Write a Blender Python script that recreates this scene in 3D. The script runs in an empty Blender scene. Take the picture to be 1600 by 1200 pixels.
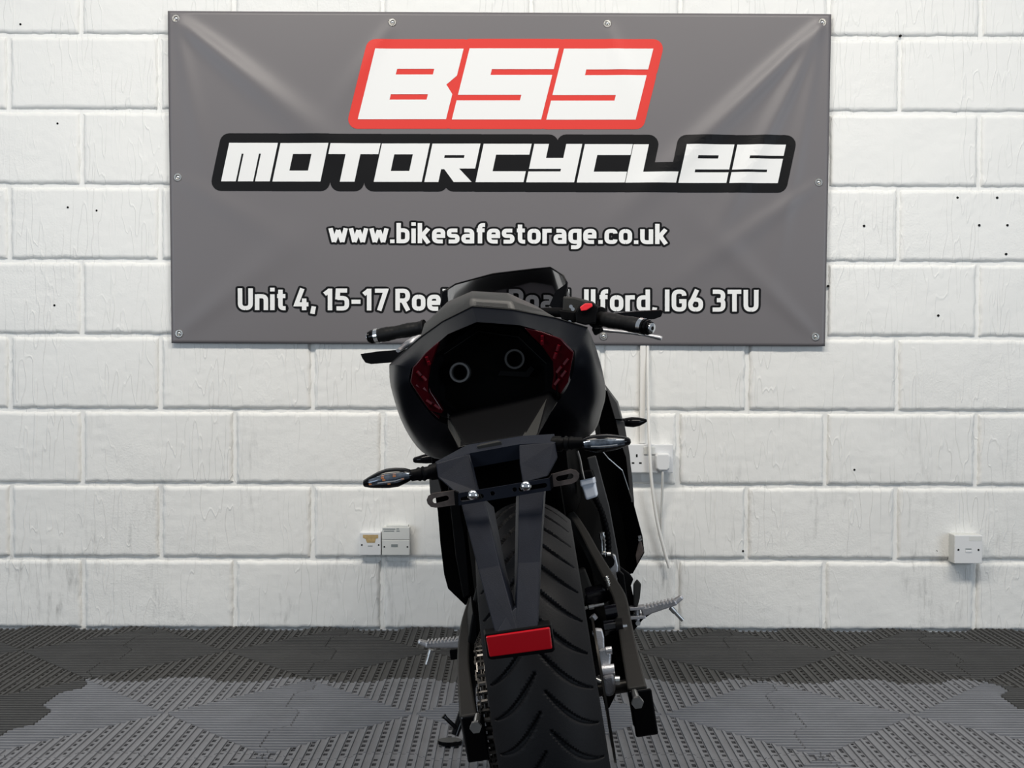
import bpy, bmesh, math, random
from mathutils import Vector, Matrix, noise, geometry

random.seed(7)
scene = bpy.context.scene
COL = scene.collection

# ------------------------------------------------------------------ camera
F = 1820.0                      # focal length in pixels of a 1600 x 1200 frame
CAM = Vector((0.0, -3.52, 0.817))
PITCH = math.atan(35.0 / F)
ROLL = math.radians(-0.17)
cam_d = bpy.data.cameras.new('camera')
cam_d.sensor_fit = 'HORIZONTAL'
cam_d.sensor_width = 36.0
cam_d.lens = 36.0 * F / 1600.0
cam_d.clip_start = 0.02
cam = bpy.data.objects.new('camera', cam_d)
COL.objects.link(cam)
CROT = Matrix.Rotation(math.pi / 2 - PITCH, 3, 'X') @ Matrix.Rotation(-ROLL, 3, 'Z')
cam.matrix_world = Matrix.Translation(CAM) @ CROT.to_4x4()
scene.camera = cam

# ------------------------------------------------------------------ light
world = bpy.data.worlds.new('world')
scene.world = world
world.use_nodes = True
bg = world.node_tree.nodes['Background']
bg.inputs[0].default_value = (0.80, 0.89, 1.0, 1)
bg.inputs[1].default_value = 0.33


def area(name, loc, target, sx, sy, energy, color):
    d = bpy.data.lights.new(name, 'AREA')
    d.shape = 'RECTANGLE'
    d.size, d.size_y = sx, sy
    d.energy = energy
    d.color = color
    o = bpy.data.objects.new(name, d)
    COL.objects.link(o)
    o.location = loc
    o.rotation_euler = (Vector(target) - Vector(loc)).to_track_quat('-Z', 'Y').to_euler()
    return o


area('ceiling_light', (-1.0, -2.1, 3.2), (-1.0, -1.9, 0), 1.5, 0.5, 84, (1.0, 0.935, 0.84))
area('ceiling_light', (1.1, -2.1, 3.2), (1.1, -1.9, 0), 1.5, 0.5, 84, (1.0, 0.935, 0.84))
area('side_daylight', (-4.6, -5.2, 1.2), (0, 0, 0.4), 2.6, 2.2, 90, (0.74, 0.865, 1.0))
area('side_daylight', (4.8, -5.2, 1.2), (0, 0, 0.4), 2.6, 2.2, 90, (0.74, 0.865, 1.0))

scene.view_settings.view_transform = 'Standard'
scene.view_settings.look = 'None'
scene.view_settings.gamma = 1.0
scene.view_settings.use_curve_mapping = False
scene.view_settings.exposure = -0.23


# ------------------------------------------------------------------ helpers
def ray(px, py):
    v = Vector(((px - 800.0) / F, -(py - 600.0) / F, -1.0))
    return (CROT @ v)


def onwall(px, py, yw=0.0):
    """pixel -> point of the plane y = yw (the back wall)"""
    d = ray(px, py)
    return CAM + d * ((yw - CAM.y) / d.y)


def onfloor(px, py, z=0.0):
    d = ray(px, py)
    return CAM + d * ((z - CAM.z) / d.z)


def tag(o, label=None, cat=None, group=None, kind=None):
    if label:
        o['label'] = label
    if cat:
        o['category'] = cat
    if group:
        o['group'] = group
    if kind:
        o['kind'] = kind
    return o


def empty(name, loc=(0, 0, 0)):
    o = bpy.data.objects.new(name, None)
    o.empty_display_size = 0.05
    COL.objects.link(o)
    o.location = loc
    return o


def link(name, me, m, parent=None, smooth=None, bevel=0.0, bseg=2):
    o = bpy.data.objects.new(name, me)
    COL.objects.link(o)
    if m is not None and not me.materials:
        me.materials.append(m)
    if parent is not None:
        o.parent = parent
    if bevel:
        b = o.modifiers.new('bevel', 'BEVEL')
        b.width = bevel
        b.segments = bseg
        b.limit_method = 'ANGLE'
        b.angle_limit = math.radians(35)
        b.harden_normals = False
    if smooth is not None:
        for p in me.polygons:
            p.use_smooth = True
        me.set_sharp_from_angle(angle=math.radians(smooth))
    return o


def mesh(verts, faces):
    me = bpy.data.meshes.new('m')
    me.from_pydata([tuple(v) for v in verts], [], faces)
    bm = bmesh.new()
    bm.from_mesh(me)
    bmesh.ops.recalc_face_normals(bm, faces=bm.faces)
    bm.to_mesh(me)
    bm.free()
    return me


def join_data(parts):
    V, Fc = [], []
    for v, f in parts:
        n = len(V)
        V += [tuple(x) for x in v]
        Fc += [tuple(i + n for i in q) for q in f]
    return V, Fc


BOXF = [(0, 1, 3, 2), (4, 6, 7, 5), (0, 4, 5, 1), (2, 3, 7, 6), (0, 2, 6, 4), (1, 5, 7, 3)]


def box(x0, x1, y0, y1, z0, z1):
    return ([(x, y, z) for x in (x0, x1) for y in (y0, y1) for z in (z0, z1)], BOXF)


def bar(p0, p1, w, h, w1=None, h1=None, up=Vector((0, 0, 1))):
    """tapered box from p0 to p1; w across, h along up"""
    p0, p1 = Vector(p0), Vector(p1)
    d = (p1 - p0).normalized()
    s = d.cross(up).normalized()
    u = s.cross(d).normalized()
    w1 = w if w1 is None else w1
    h1 = h if h1 is None else h1
    V = []
    for p, a, b in ((p0, w, h), (p1, w1, h1)):
        for i in (-1, 1):
            for j in (-1, 1):
                V.append(p + s * (a / 2 * i) + u * (b / 2 * j))
    return V, BOXF


def loft(rings, closed=True, caps=True):
    n = len(rings[0])
    V = [p for r in rings for p in r]
    Fc = []
    m = n if closed else n - 1
    for k in range(len(rings) - 1):
        for i in range(m):
            j = (i + 1) % n
            Fc.append((k * n + i, k * n + j, (k + 1) * n + j, (k + 1) * n + i))
    if caps and closed:
        Fc.append(tuple(range(n)))
        Fc.append(tuple(range((len(rings) - 1) * n, len(rings) * n)))
    return V, Fc


def tube(pts, r, seg=12, caps=True, flat=1.0):
    pts = [Vector(p) for p in pts]
    n = len(pts)
    rad = r if isinstance(r, (list, tuple)) else [r] * n
    rings = []
    prev = None
    for i, p in enumerate(pts):
        a = pts[max(i - 1, 0)]
        b = pts[min(i + 1, n - 1)]
        d = (b - a).normalized()
        if prev is None:
            up = Vector((0, 0, 1)) if abs(d.z) < 0.9 else Vector((0, 1, 0))
            s = d.cross(up).normalized()
        else:
            s = (prev - d * prev.dot(d)).normalized()
        prev = s
        u = s.cross(d).normalized()
        rings.append([p + s * (math.cos(2 * math.pi * k / seg) * rad[i]) + u * (math.sin(2 * math.pi * k / seg) * rad[i] * flat) for k in range(seg)])
    return loft(rings, True, caps)


def spline(pts, n=8):
    pts = [Vector(p) for p in pts]
    out = []
    for i in range(len(pts) - 1):
        p0 = pts[max(i - 1, 0)]
        p1, p2 = pts[i], pts[i + 1]
        p3 = pts[min(i + 2, len(pts) - 1)]
        for k in range(n):
            t = k / n
            out.append(0.5 * ((2 * p1) + (p2 - p0) * t + (2 * p0 - 5 * p1 + 4 * p2 - p3) * t * t + (3 * p1 - p0 - 3 * p2 + p3) * t ** 3))
    out.append(pts[-1])
    return out


def fill2d(polys, thick=0.0):
    """polys: list of (x, y) loops, even-odd fill -> mesh in the XY plane (z = -thick/2 .. thick/2)"""
    cu = bpy.data.curves.new('c', 'CURVE')
    cu.dimensions = '2D'
    cu.fill_mode = 'BOTH'
    cu.extrude = thick / 2
    for lp in polys:
        s = cu.splines.new('POLY')
        s.points.add(len(lp) - 1)
        for q, p in zip(s.points, lp):
            q.co = (p[0], p[1], 0, 1)
        s.use_cyclic_u = True
    ob = bpy.data.objects.new('c', cu)
    me = bpy.data.meshes.new_from_object(ob)
    bpy.data.objects.remove(ob)
    bpy.data.curves.remove(cu)
    me.materials.clear()
    return me


def circle(cx, cy, r, n=16):
    return [(cx + r * math.cos(2 * math.pi * k / n), cy + r * math.sin(2 * math.pi * k / n)) for k in range(n)]


def slot(a, b, r, n=8):
    a, b = Vector(a), Vector(b)
    d = (b - a).normalized()
    t = math.atan2(d.y, d.x)
    out = [(b.x + r * math.cos(t - math.pi / 2 + math.pi * k / n), b.y + r * math.sin(t - math.pi / 2 + math.pi * k / n)) for k in range(n + 1)]
    out += [(a.x + r * math.cos(t + math.pi / 2 + math.pi * k / n), a.y + r * math.sin(t + math.pi / 2 + math.pi * k / n)) for k in range(n + 1)]
    return out


# ------------------------------------------------------------------ materials
def mat(name, color, rough=0.5, metal=0.0, spec=0.5, coat=0.0, bump=0.0, bscale=200.0, vary=0.0, vscale=8.0, emit=None):
    m = bpy.data.materials.new(name)
    m.use_nodes = True
    nt = m.node_tree
    b = nt.nodes['Principled BSDF']
    b.inputs['Base Color'].default_value = (*color, 1)
    b.inputs['Roughness'].default_value = rough
    b.inputs['Metallic'].default_value = metal
    b.inputs['Specular IOR Level'].default_value = spec
    b.inputs['Coat Weight'].default_value = coat
    if vary or bump:
        tc = nt.nodes.new('ShaderNodeTexCoord')
    if vary:
        n = nt.nodes.new('ShaderNodeTexNoise')
        n.inputs['Scale'].default_value = vscale
        n.inputs['Detail'].default_value = 5
        nt.links.new(tc.outputs['Object'], n.inputs['Vector'])
        r = nt.nodes.new('ShaderNodeMapRange')
        r.inputs['From Min'].default_value = 0.3
        r.inputs['From Max'].default_value = 0.7
        r.inputs['To Min'].default_value = 1 - vary
        r.inputs['To Max'].default_value = 1 + vary
        nt.links.new(n.outputs['Fac'], r.inputs['Value'])
        mx = nt.nodes.new('ShaderNodeVectorMath')
        mx.operation = 'SCALE'
        mx.inputs[0].default_value = color
        nt.links.new(r.outputs[0], mx.inputs['Scale'])
        nt.links.new(mx.outputs[0], b.inputs['Base Color'])
    if bump:
        n2 = nt.nodes.new('ShaderNodeTexNoise')
        n2.inputs['Scale'].default_value = bscale
        n2.inputs['Detail'].default_value = 3
        nt.links.new(tc.outputs['Object'], n2.inputs['Vector'])
        bp = nt.nodes.new('ShaderNodeBump')
        bp.inputs['Strength'].default_value = bump
        bp.inputs['Distance'].default_value = 0.002
        nt.links.new(n2.outputs['Fac'], bp.inputs['Height'])
        nt.links.new(bp.outputs[0], b.inputs['Normal'])
    return m


def wall_paint(name, color):
    """white masonry paint: brush drips, pitting and grey scuffs of their own shape low on the wall"""
    m = bpy.data.materials.new(name)
    m.use_nodes = True
    nt = m.node_tree
    N, Lk = nt.nodes, nt.links
    b = N['Principled BSDF']
    b.inputs['Roughness'].default_value = 0.55
    b.inputs['Specular IOR Level'].default_value = 0.35
    g = N.new('ShaderNodeNewGeometry')

    def mapped(scale):
        mp = N.new('ShaderNodeMapping')
        mp.inputs['Scale'].default_value = scale
        Lk.new(g.outputs['Position'], mp.inputs['Vector'])
        return mp

    def tex(mp, sc, det=4, rough=0.6):
        n = N.new('ShaderNodeTexNoise')
        n.inputs['Scale'].default_value = sc
        n.inputs['Detail'].default_value = det
        n.inputs['Roughness'].default_value = rough
        Lk.new(mp.outputs[0], n.inputs['Vector'])
        return n

    def rng(sock, a, c, lo, hi):
        r = N.new('ShaderNodeMapRange')
        for k, v in (('From Min', a), ('From Max', c), ('To Min', lo), ('To Max', hi)):
            r.inputs[k].default_value = v
        Lk.new(sock, r.inputs['Value'])
        return r.outputs[0]

    def mth(op, a, c):
        n = N.new('ShaderNodeMath')
        n.operation = op
        for i, v in enumerate((a, c)):
            if isinstance(v, (int, float)):
                n.inputs[i].default_value = v
            else:
                Lk.new(v, n.inputs[i])
        return n.outputs[0]

    pits = tex(mapped((1, 1, 1)), 150, 4)
    lumps = tex(mapped((1, 1, 1)), 34, 3)
    drips = tex(mapped((1, 1, 0.16)), 34, 1)
    gate = tex(mapped((1, 1, 0.5)), 6.0, 2)
    patch = tex(mapped((1, 1, 1)), 2.3, 2)
    # drips are thin raised runs
    ridge = mth('ABSOLUTE', mth('SUBTRACT', drips.outputs['Fac'], 0.5), 0)
    ridge = mth('MULTIPLY', rng(ridge, 0.0, 0.022, 1.0, 0.0), rng(gate.outputs['Fac'], 0.40, 0.58, 0.0, 1.0))
    rough_area = rng(patch.outputs['Fac'], 0.48, 0.62, 0.15, 1.0)
    h = mth('ADD', mth('MULTIPLY', ridge, 0.75), mth('MULTIPLY', mth('MULTIPLY', pits.outputs['Fac'], 0.9), rough_area))
    h = mth('ADD', h, mth('MULTIPLY', lumps.outputs['Fac'], 0.7))
    bp = N.new('ShaderNodeBump')
    bp.inputs['Strength'].default_value = 0.5
    bp.inputs['Distance'].default_value = 0.0028
    Lk.new(h, bp.inputs['Height'])
    Lk.new(bp.outputs[0], b.inputs['Normal'])
    # scuffs
    sep = N.new('ShaderNodeSeparateXYZ')
    Lk.new(g.outputs['Position'], sep.inputs[0])
    low = rng(sep.outputs['Z'], 0.28, 0.75, 1.0, 0.0)
    sc = tex(mapped((2.2, 1, 0.9)), 3.1, 5, 0.65)
    sc2 = tex(mapped((4.0, 1, 0.7)), 14, 4, 0.7)
    msk = mth('MULTIPLY', rng(sc.outputs['Fac'], 0.52, 0.68, 0, 1), rng(sc2.outputs['Fac'], 0.48, 0.66, 0, 1))
    msk = mth('MULTIPLY', mth('MULTIPLY', msk, low), 0.55)
    mix = N.new('ShaderNodeMix')
    mix.data_type = 'RGBA'
    mix.inputs['A'].default_value = (*color, 1)
    mix.inputs['B'].default_value = (0.24, 0.24, 0.23, 1)
    Lk.new(msk, mix.inputs['Factor'])
    Lk.new(mix.outputs['Result'], b.inputs['Base Color'])
    return m


M = {}
M['wall'] = wall_paint('wall_paint', (0.80, 0.80, 0.78))
M['mortar'] = wall_paint('mortar_paint', (0.80, 0.80, 0.78))
M['banner'] = mat('banner_vinyl', (0.150, 0.141, 0.147), 0.40, spec=0.45, bump=0.05, bscale=700)
M['chain_glint'] = mat('chain_glint', (0.085, 0.08, 0.075), 0.3, 0.9)  # lighter steel, paints glints onto alternate chain links
M['white_print'] = mat('white_print', (0.80, 0.80, 0.79), 0.42, spec=0.2)
M['red_print'] = mat('red_print', (0.70, 0.055, 0.045), 0.42, spec=0.15)
M['black_print'] = mat('black_print', (0.007, 0.007, 0.008), 0.42, spec=0.14)
M['nickel'] = mat('nickel', (0.72, 0.70, 0.66), 0.25, 1.0)
M['chrome'] = mat('chrome', (0.82, 0.83, 0.84), 0.14, 1.0)
M['steel'] = mat('zinc_steel', (0.58, 0.58, 0.57), 0.30, 1.0, vary=0.15, vscale=60)
M['alu'] = mat('cast_aluminium', (0.50, 0.50, 0.52), 0.44, 0.85, bump=0.25, bscale=500, vary=0.12, vscale=40)
M['dark_alu'] = mat('grey_cast_aluminium', (0.20, 0.20, 0.215), 0.5, 0.7, bump=0.2, bscale=500)
M['rusty'] = mat('brown_tarnished_steel', (0.080, 0.062, 0.055), 0.55, 0.35, vary=0.5, vscale=55)
M['dark_steel'] = mat('dark_steel', (0.028, 0.026, 0.024), 0.4, 0.8, vary=0.3, vscale=40)
M['satin'] = mat('satin_black_paint', (0.0014, 0.0018, 0.0036), 0.30, spec=0.10)
M['gloss'] = mat('gloss_black', (0.002, 0.002, 0.0025), 0.14, spec=0.16)
M['plastic'] = mat('black_plastic', (0.0026, 0.0026, 0.0030), 0.5, spec=0.05, bump=0.1, bscale=900)
M['char'] = mat('charcoal_plastic', (0.0085, 0.0102, 0.0160), 0.50, spec=0.10, bump=0.12, bscale=900, vary=0.12, vscale=30)
M['grey_plastic'] = mat('grey_textured_plastic', (0.022, 0.022, 0.021), 0.55, spec=0.15, bump=0.1, bscale=900)
M['arm'] = mat('swingarm_paint', (0.019, 0.0183, 0.0175), 0.5, spec=0.12)
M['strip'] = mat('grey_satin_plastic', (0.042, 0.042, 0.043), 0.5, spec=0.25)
M['void'] = mat('shade_black', (0.0008, 0.0008, 0.0008), 0.7, spec=0.04)  # near-black standing in for shade in the bike's gaps and recesses
M['rubber'] = mat('tyre_rubber', (0.0075, 0.0075, 0.0086), 0.58, spec=0.14, bump=0.12, bscale=350, vary=0.22, vscale=14)
M['grip'] = mat('grip_rubber', (0.006, 0.006, 0.0065), 0.5, spec=0.16)
M['seat'] = mat('seat_vinyl', (0.017, 0.017, 0.017), 0.44, spec=0.4, bump=0.15, bscale=700)
M['pipe'] = mat('exhaust_tip', (0.15, 0.15, 0.15), 0.38, 0.9)
M['pipe_dark'] = mat('dark_exhaust_tip', (0.06, 0.06, 0.06), 0.40, 0.9)  # same tip metal, darker, for the right outlet
M['red'] = mat('red_reflector', (0.42, 0.002, 0.008), 0.16, spec=0.5, coat=0.4)
M['tail_red'] = mat('tail_lens', (0.040, 0.0008, 0.003), 0.16, spec=0.25)
M['tail_led'] = mat('tail_lens_rib', (0.09, 0.002, 0.006), 0.3, spec=0.12)
M['switch_red'] = mat('switch_red', (0.70, 0.02, 0.03), 0.4)
M['lens'] = mat('smoked_lens', (0.10, 0.12, 0.15), 0.12, 0.55, spec=0.6, vary=0.6, vscale=140)
M['amber'] = mat('amber_led', (0.55, 0.20, 0.07), 0.3)
M['milky'] = mat('milky_plastic', (0.62, 0.66, 0.74), 0.4, spec=0.4)
M['white_plastic'] = mat('white_plastic', (0.72, 0.73, 0.74), 0.38, spec=0.45)
M['cream_plastic'] = mat('cream_plastic', (0.66, 0.67, 0.65), 0.42, spec=0.45)
M['cable'] = mat('white_cable', (0.80, 0.79, 0.76), 0.4)
M['grey_cable'] = mat('grey_cable', (0.66, 0.66, 0.64), 0.4)
M['tape'] = mat('yellowed_tape', (0.46, 0.33, 0.15), 0.6, vary=0.25, vscale=90)
M['ink'] = mat('faded_ink', (0.22, 0.25, 0.25), 0.6)
M['hole'] = mat('dark_hole', (0.01, 0.01, 0.01), 0.8, spec=0.1)
M['mat_dark'] = mat('charcoal_mat', (0.050, 0.050, 0.050), 0.66, spec=0.35, bump=0.25, bscale=260, vary=0.10, vscale=9)
M['mat_light'] = mat('grey_mat', (0.150, 0.156, 0.172), 0.66, spec=0.35, bump=0.25, bscale=260, vary=0.10, vscale=9)
M['slab'] = mat('slab', (0.012, 0.012, 0.012), 0.85, spec=0.2)
m = bpy.data.materials.new('smoked_screen')
m.use_nodes = True
nt = m.node_tree
for n_ in list(nt.nodes):
    nt.nodes.remove(n_)
out_ = nt.nodes.new('ShaderNodeOutputMaterial')
tr_ = nt.nodes.new('ShaderNodeBsdfTransparent')
tr_.inputs[0].default_value = (0.11, 0.11, 0.12, 1)
gl_ = nt.nodes.new('ShaderNodeBsdfGlossy')
gl_.inputs['Color'].default_value = (0.35, 0.35, 0.36, 1)
gl_.inputs['Roughness'].default_value = 0.08
fr_ = nt.nodes.new('ShaderNodeFresnel')
fr_.inputs[0].default_value = 1.12
mx_ = nt.nodes.new('ShaderNodeMixShader')
nt.links.new(fr_.outputs[0], mx_.inputs[0])
nt.links.new(tr_.outputs[0], mx_.inputs[1])
nt.links.new(gl_.outputs[0], mx_.inputs[2])
nt.links.new(mx_.outputs[0], out_.inputs[0])
M['screen'] = m

# ------------------------------------------------------------------ back wall of painted blocks
WX0, WX1, WTOP = -3.3, 3.3, 2.95
wall = link('wall_back', mesh(*box(WX0, WX1, 0.0085, 0.14, 0.0, WTOP)), M['mortar'])
tag(wall, 'white painted concrete block wall behind the motorcycle', kind='structure')
ODD = [15, 250, 488, 714.7, 941.3, 1168, 1402, 1638]
EVEN = [128, 366, 597, 828, 1060, 1291, 1527]


def joints(lst, py):
    xs = [onwall(p, py).x for p in lst]
    while xs[0] > WX0:
        xs.insert(0, xs[0] - 0.45)
    while xs[-1] < WX1:
        xs.append(xs[-1] + 0.45)
    return xs


def block_mesh(w, h, seed):
    nx, nz = 54, 26
    V, Fc = [], []
    us = [0, 0.006, 0.016, 0.03] + [0.03 + (1 - 0.06) * k / (nx - 8) for k in range(1, nx - 8)] + [0.97, 0.984, 0.994, 1]
    vs = [0, 0.012, 0.034, 0.065] + [0.065 + 0.87 * k / (nz - 4) for k in range(1, nz - 4)] + [0.935, 0.966, 0.988, 1]
    nx, nz = len(us), len(vs)
    off = Vector((seed * 7.31, seed * 3.17, 0))
    for v in vs:
        for u in us:
            x, z = (u - 0.5) * w, (v - 0.5) * h
            e = min(u * w, (1 - u) * w, v * h, (1 - v) * h)
            q = Vector((x * 9, z * 9, 0)) + off
            y = 0.0016 * noise.noise(q) + 0.0009 * noise.noise(q * 6)
            edge = max(0.0, 1 - e / 0.0075)
            y += 0.0095 * edge ** 1.8
            wob = (0.0030 * noise.noise(Vector((x * 30, z * 30, 0)) + off) + 0.0022 * noise.noise(Vector((x * 90, z * 90, 0)) + off)) if e < 0.02 else 0
            x2 = x + (wob if u < 0.1 or u > 0.9 else 0)
            z2 = z + (wob if v < 0.1 or v > 0.9 else 0)
            V.append((x2, y, z2))
    for j in range(nz - 1):
        for i in range(nx - 1):
            a = j * nx + i
            Fc.append((a, a + 1, a + nx + 1, a + nx))
    n = len(V)
    rim = [i for i in range(nx)] + [j * nx + nx - 1 for j in range(1, nz)] + [(nz - 1) * nx + i for i in range(nx - 2, -1, -1)] + [j * nx for j in range(nz - 2, 0, -1)]
    for i in rim:
        V.append((V[i][0], 0.02, V[i][2]))
    for k in range(len(rim)):
        k2 = (k + 1) % len(rim)
        Fc.append((rim[k], n + k, n + k2, rim[k2]))
    return mesh(V, Fc)


courses = [0.0, 0.216]
while courses[-1] < WTOP - 0.1:
    courses.append(courses[-1] + 0.2255)
cache = {}
for c in range(len(courses) - 1):
    z0, z1 = courses[c] + 0.005, courses[c + 1] - 0.005
    xs = joints(ODD if c % 2 else EVEN, 600)
    for i in range(len(xs) - 1):
        w = xs[i + 1] - xs[i] - 0.011
        key = (round(w, 3), round(z1 - z0, 3), random.randint(0, 3))
        if key not in cache:
            cache[key] = block_mesh(w, z1 - z0, len(cache) + 1)
        b_ = link('block', cache[key], M['wall'], wall, smooth=60)
        b_.location = ((xs[i] + xs[i + 1]) / 2, 0, (z0 + z1) / 2)

for k, (px, py) in enumerate([(1350, 353), (1496, 309), (1558, 309), (1530, 352), (1574, 352), (1572, 397), (1466, 493), (1294, 447), (1407, 56),
                              (90, 193), (32, 38), (106, 324), (151, 329), (1463, 861), (1161, 861), (1335, 734), (85, 477)]):
    p = onwall(px, py)
    r = 0.0038 if k < 9 else 0.0032
    hme = mesh(*tube([(0, -0.0012, 0), (0, 0.004, 0)], r, 10))
    h_ = link('drill_hole', hme, M['hole'], wall)
    h_.location = (p.x, 0, p.z)

# ------------------------------------------------------------------ floor of interlocking mat tiles
floor = link('floor', mesh(*box(WX0, WX1, -4.6, 0.0, -0.06, 0.0)), M['slab'])
tag(floor, 'grey and charcoal interlocking ribbed rubber mat floor', kind='structure')
T = 0.57
NC = 16                          # hole columns to a tile side
PITCH_C = T / NC
HT = 0.012


def wave(t):
    """jigsaw edge: trapezoid tabs, two to a side"""
    s = (t / T * 2 + 0.30) % 1.0
    if s < 0.36:
        v = 1
    elif s < 0.5:
        v = 1 - (s - 0.36) / 0.14 * 2
    elif s < 0.86:
        v = -1
    else:
        v = -1 + (s - 0.86) / 0.14 * 2
    e = min(t % T, T - t % T)
    return 0.019 * v * min(1.0, max(0.0, (e - 0.012) / 0.03))


def tile_data():
    """one tile, centred, four triangular fields of ribs that run out to the edges"""
    parts = []
    H = T / 2
    g = 0.0008

    def strip(axis, side, a0, a1, b0, b1f, z0, z1, chamf=0.0):
        # a: across the rib, b: along it from the diagonal (b0) to the edge (b1)
        V = []
        e0 = [abs(a0), abs(a1)] if b0 is None else [b0, b0]
        if b1f is None:
            e1 = [H + side * wave(a0 + H) - g, H + side * wave(a1 + H) - g]
        else:
            e1 = [b1f, b1f]
        if min(e1[0] - e0[0], e1[1] - e0[1]) < 0.0005:
            return
        for z, ins in ((z0, 0.0), (z1, chamf)):
            for k, a in enumerate((a0, a1)):
                aa = a + (ins if k == 0 else -ins)
                for e in (e0[k] + ins * 0.4, max(e1[k] - ins * 0.6, e0[k])):
                    V.append((aa, side * e, z) if axis == 0 else (side * e, aa, z))
        parts.append((V, [(4, 5, 7, 6), (0, 4, 6, 2), (1, 3, 7, 5), (0, 1, 5, 4), (2, 6, 7, 3)]))

    hw = 0.0042                  # half width of a hole
    hp = T / 20
    for axis in (0, 1):
        for side in (-1, 1):
            for c in range(NC):
                cc = -H + (c + 0.5) * PITCH_C
                # two ribs beside the hole groove
                for s2 in (-1, 1):
                    m_ = cc + s2 * 0.0092
                    strip(axis, side, m_ - 0.0044, m_ + 0.0044, None, None, 0.004, HT, 0.0016)
                # low floor of the groove left and right of the holes
                strip(axis, side, cc - PITCH_C / 2, cc - hw, None, None, 0.0, 0.0085)
                strip(axis, side, cc + hw, cc + PITCH_C / 2, None, None, 0.0, 0.0085)
                # bridges between the holes
                b = math.floor(abs(cc) / hp) * hp
                while b < H - 0.001:
                    lo = max(b - 0.0065, abs(cc) - 0.004)
                    hi = min(b + 0.0065, H + side * wave(cc + H) - g)
                    if hi > lo:
                        strip(axis, side, cc - hw, cc + hw, lo, hi, 0.0, 0.0082)
                    b += hp
                lo = H - 0.010
                strip(axis, side, cc - hw, cc + hw, lo, H + side * wave(cc + H) - g, 0.0, 0.0082)
    return join_data(parts)


tv, tf = tile_data()
tile_me = {}
for nm in ('mat_dark', 'mat_light'):
    me = bpy.data.meshes.new('tile')
    me.from_pydata(tv, [], tf)
    me.materials.append(M[nm])
    tile_me[nm] = me
for row in range(4):
    for col in range(-2, 6):
        x = -0.791 + T * col
        if abs(x) > 3.0:
            continue
        y = -0.016 - T / 2 - T * row
        light = row >= 1 and 0 <= col <= 3
        o = link('mat_tile', tile_me['mat_light' if light else 'mat_dark'], None, floor)
        o.location = (x, y, 0)

# ------------------------------------------------------------------ banner
YB = -0.014
bc = {'tl': onwall(262, 17, YB), 'tr': onwall(1299, 22, YB), 'bl': onwall(268, 536, YB), 'br': onwall(1289, 541, YB)}


def ridge(x, z, a, b, wd, amp, curve=0.0):
    ax, az = a
    bx, bz = b
    dx, dz = bx - ax, bz - az
    ln = math.hypot(dx, dz)
    t = ((x - ax) * dx + (z - az) * dz) / (ln * ln)
    d = ((x - ax) * dz - (z - az) * dx) / ln
    if t < 0 or t > 1:
        return 0.0
    d -= curve * t * t
    w = wd * (0.55 + t)
    return amp * math.exp(-(d / w) ** 2) * math.sin(math.pi * min(1, t * 1.0) ** 0.6)


def P2(px, py):
    q = onwall(px, py, YB)
    return (q.x, q.z)


RID = [(P2(275, 29), P2(560, 260), 0.035, 0.011, 0.0),
       (P2(275, 29), P2(330, 300), 0.025, 0.004, 0.0),
       (P2(1285, 35), P2(930, 390), 0.032, 0.012, 0.03),
       (P2(1285, 35), P2(1090, 420), 0.026, 0.010, 0.0),
       (P2(1285, 35), P2(1200, 480), 0.020, 0.005, 0.0),
       (P2(613, 35), P2(500, 210), 0.03, 0.003, 0.0),
       (P2(949, 37), P2(1000, 200), 0.03, 0.003, 0.0),
       (P2(1279, 285), P2(1000, 480), 0.03, 0.005, 0.0),
       (P2(1274, 526), P2(1050, 300), 0.03, 0.004, 0.0),
       (P2(280, 521), P2(520, 330), 0.04, 0.003, 0.0),
       (P2(278, 277), P2(520, 420), 0.04, 0.003, 0.0)]


def disp(x, z):
    d = 0.0
    for a, b, wd, amp, cv in RID:
        d -= ridge(x, z, a, b, wd, amp, cv)
    d += 0.0025 * noise.noise(Vector((x * 2.1, z * 2.6, 3.3)))
    return d


banner = empty('banner', ((bc['bl'].x + bc['br'].x) / 2, 0, bc['bl'].z))
tag(banner, 'large grey vinyl banner with motorcycle shop lettering fixed on the block wall', 'banner')
BO = Vector(banner.location)
NXB, NZB = 200, 100
V, Fc = [], []
for j in range(NZB + 1):
    for i in range(NXB + 1):
        u, v = i / NXB, j / NZB
        p = bc['bl'].lerp(bc['br'], u).lerp(bc['tl'].lerp(bc['tr'], u), v)
        V.append((p.x - BO.x, YB + disp(p.x, p.z), p.z - BO.z))
for j in range(NZB):
    for i in range(NXB):
        a = j * (NXB + 1) + i
        Fc.append((a, a + 1, a + NXB + 2, a + NXB + 1))
sheet = link('banner_sheet', mesh(V, Fc), M['banner'], banner, smooth=180)
so = sheet.modifiers.new('thickness', 'SOLIDIFY')
so.thickness = 0.0008
so.offset = 1 if sheet.data.polygons[0].normal.y > 0 else -1


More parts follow.
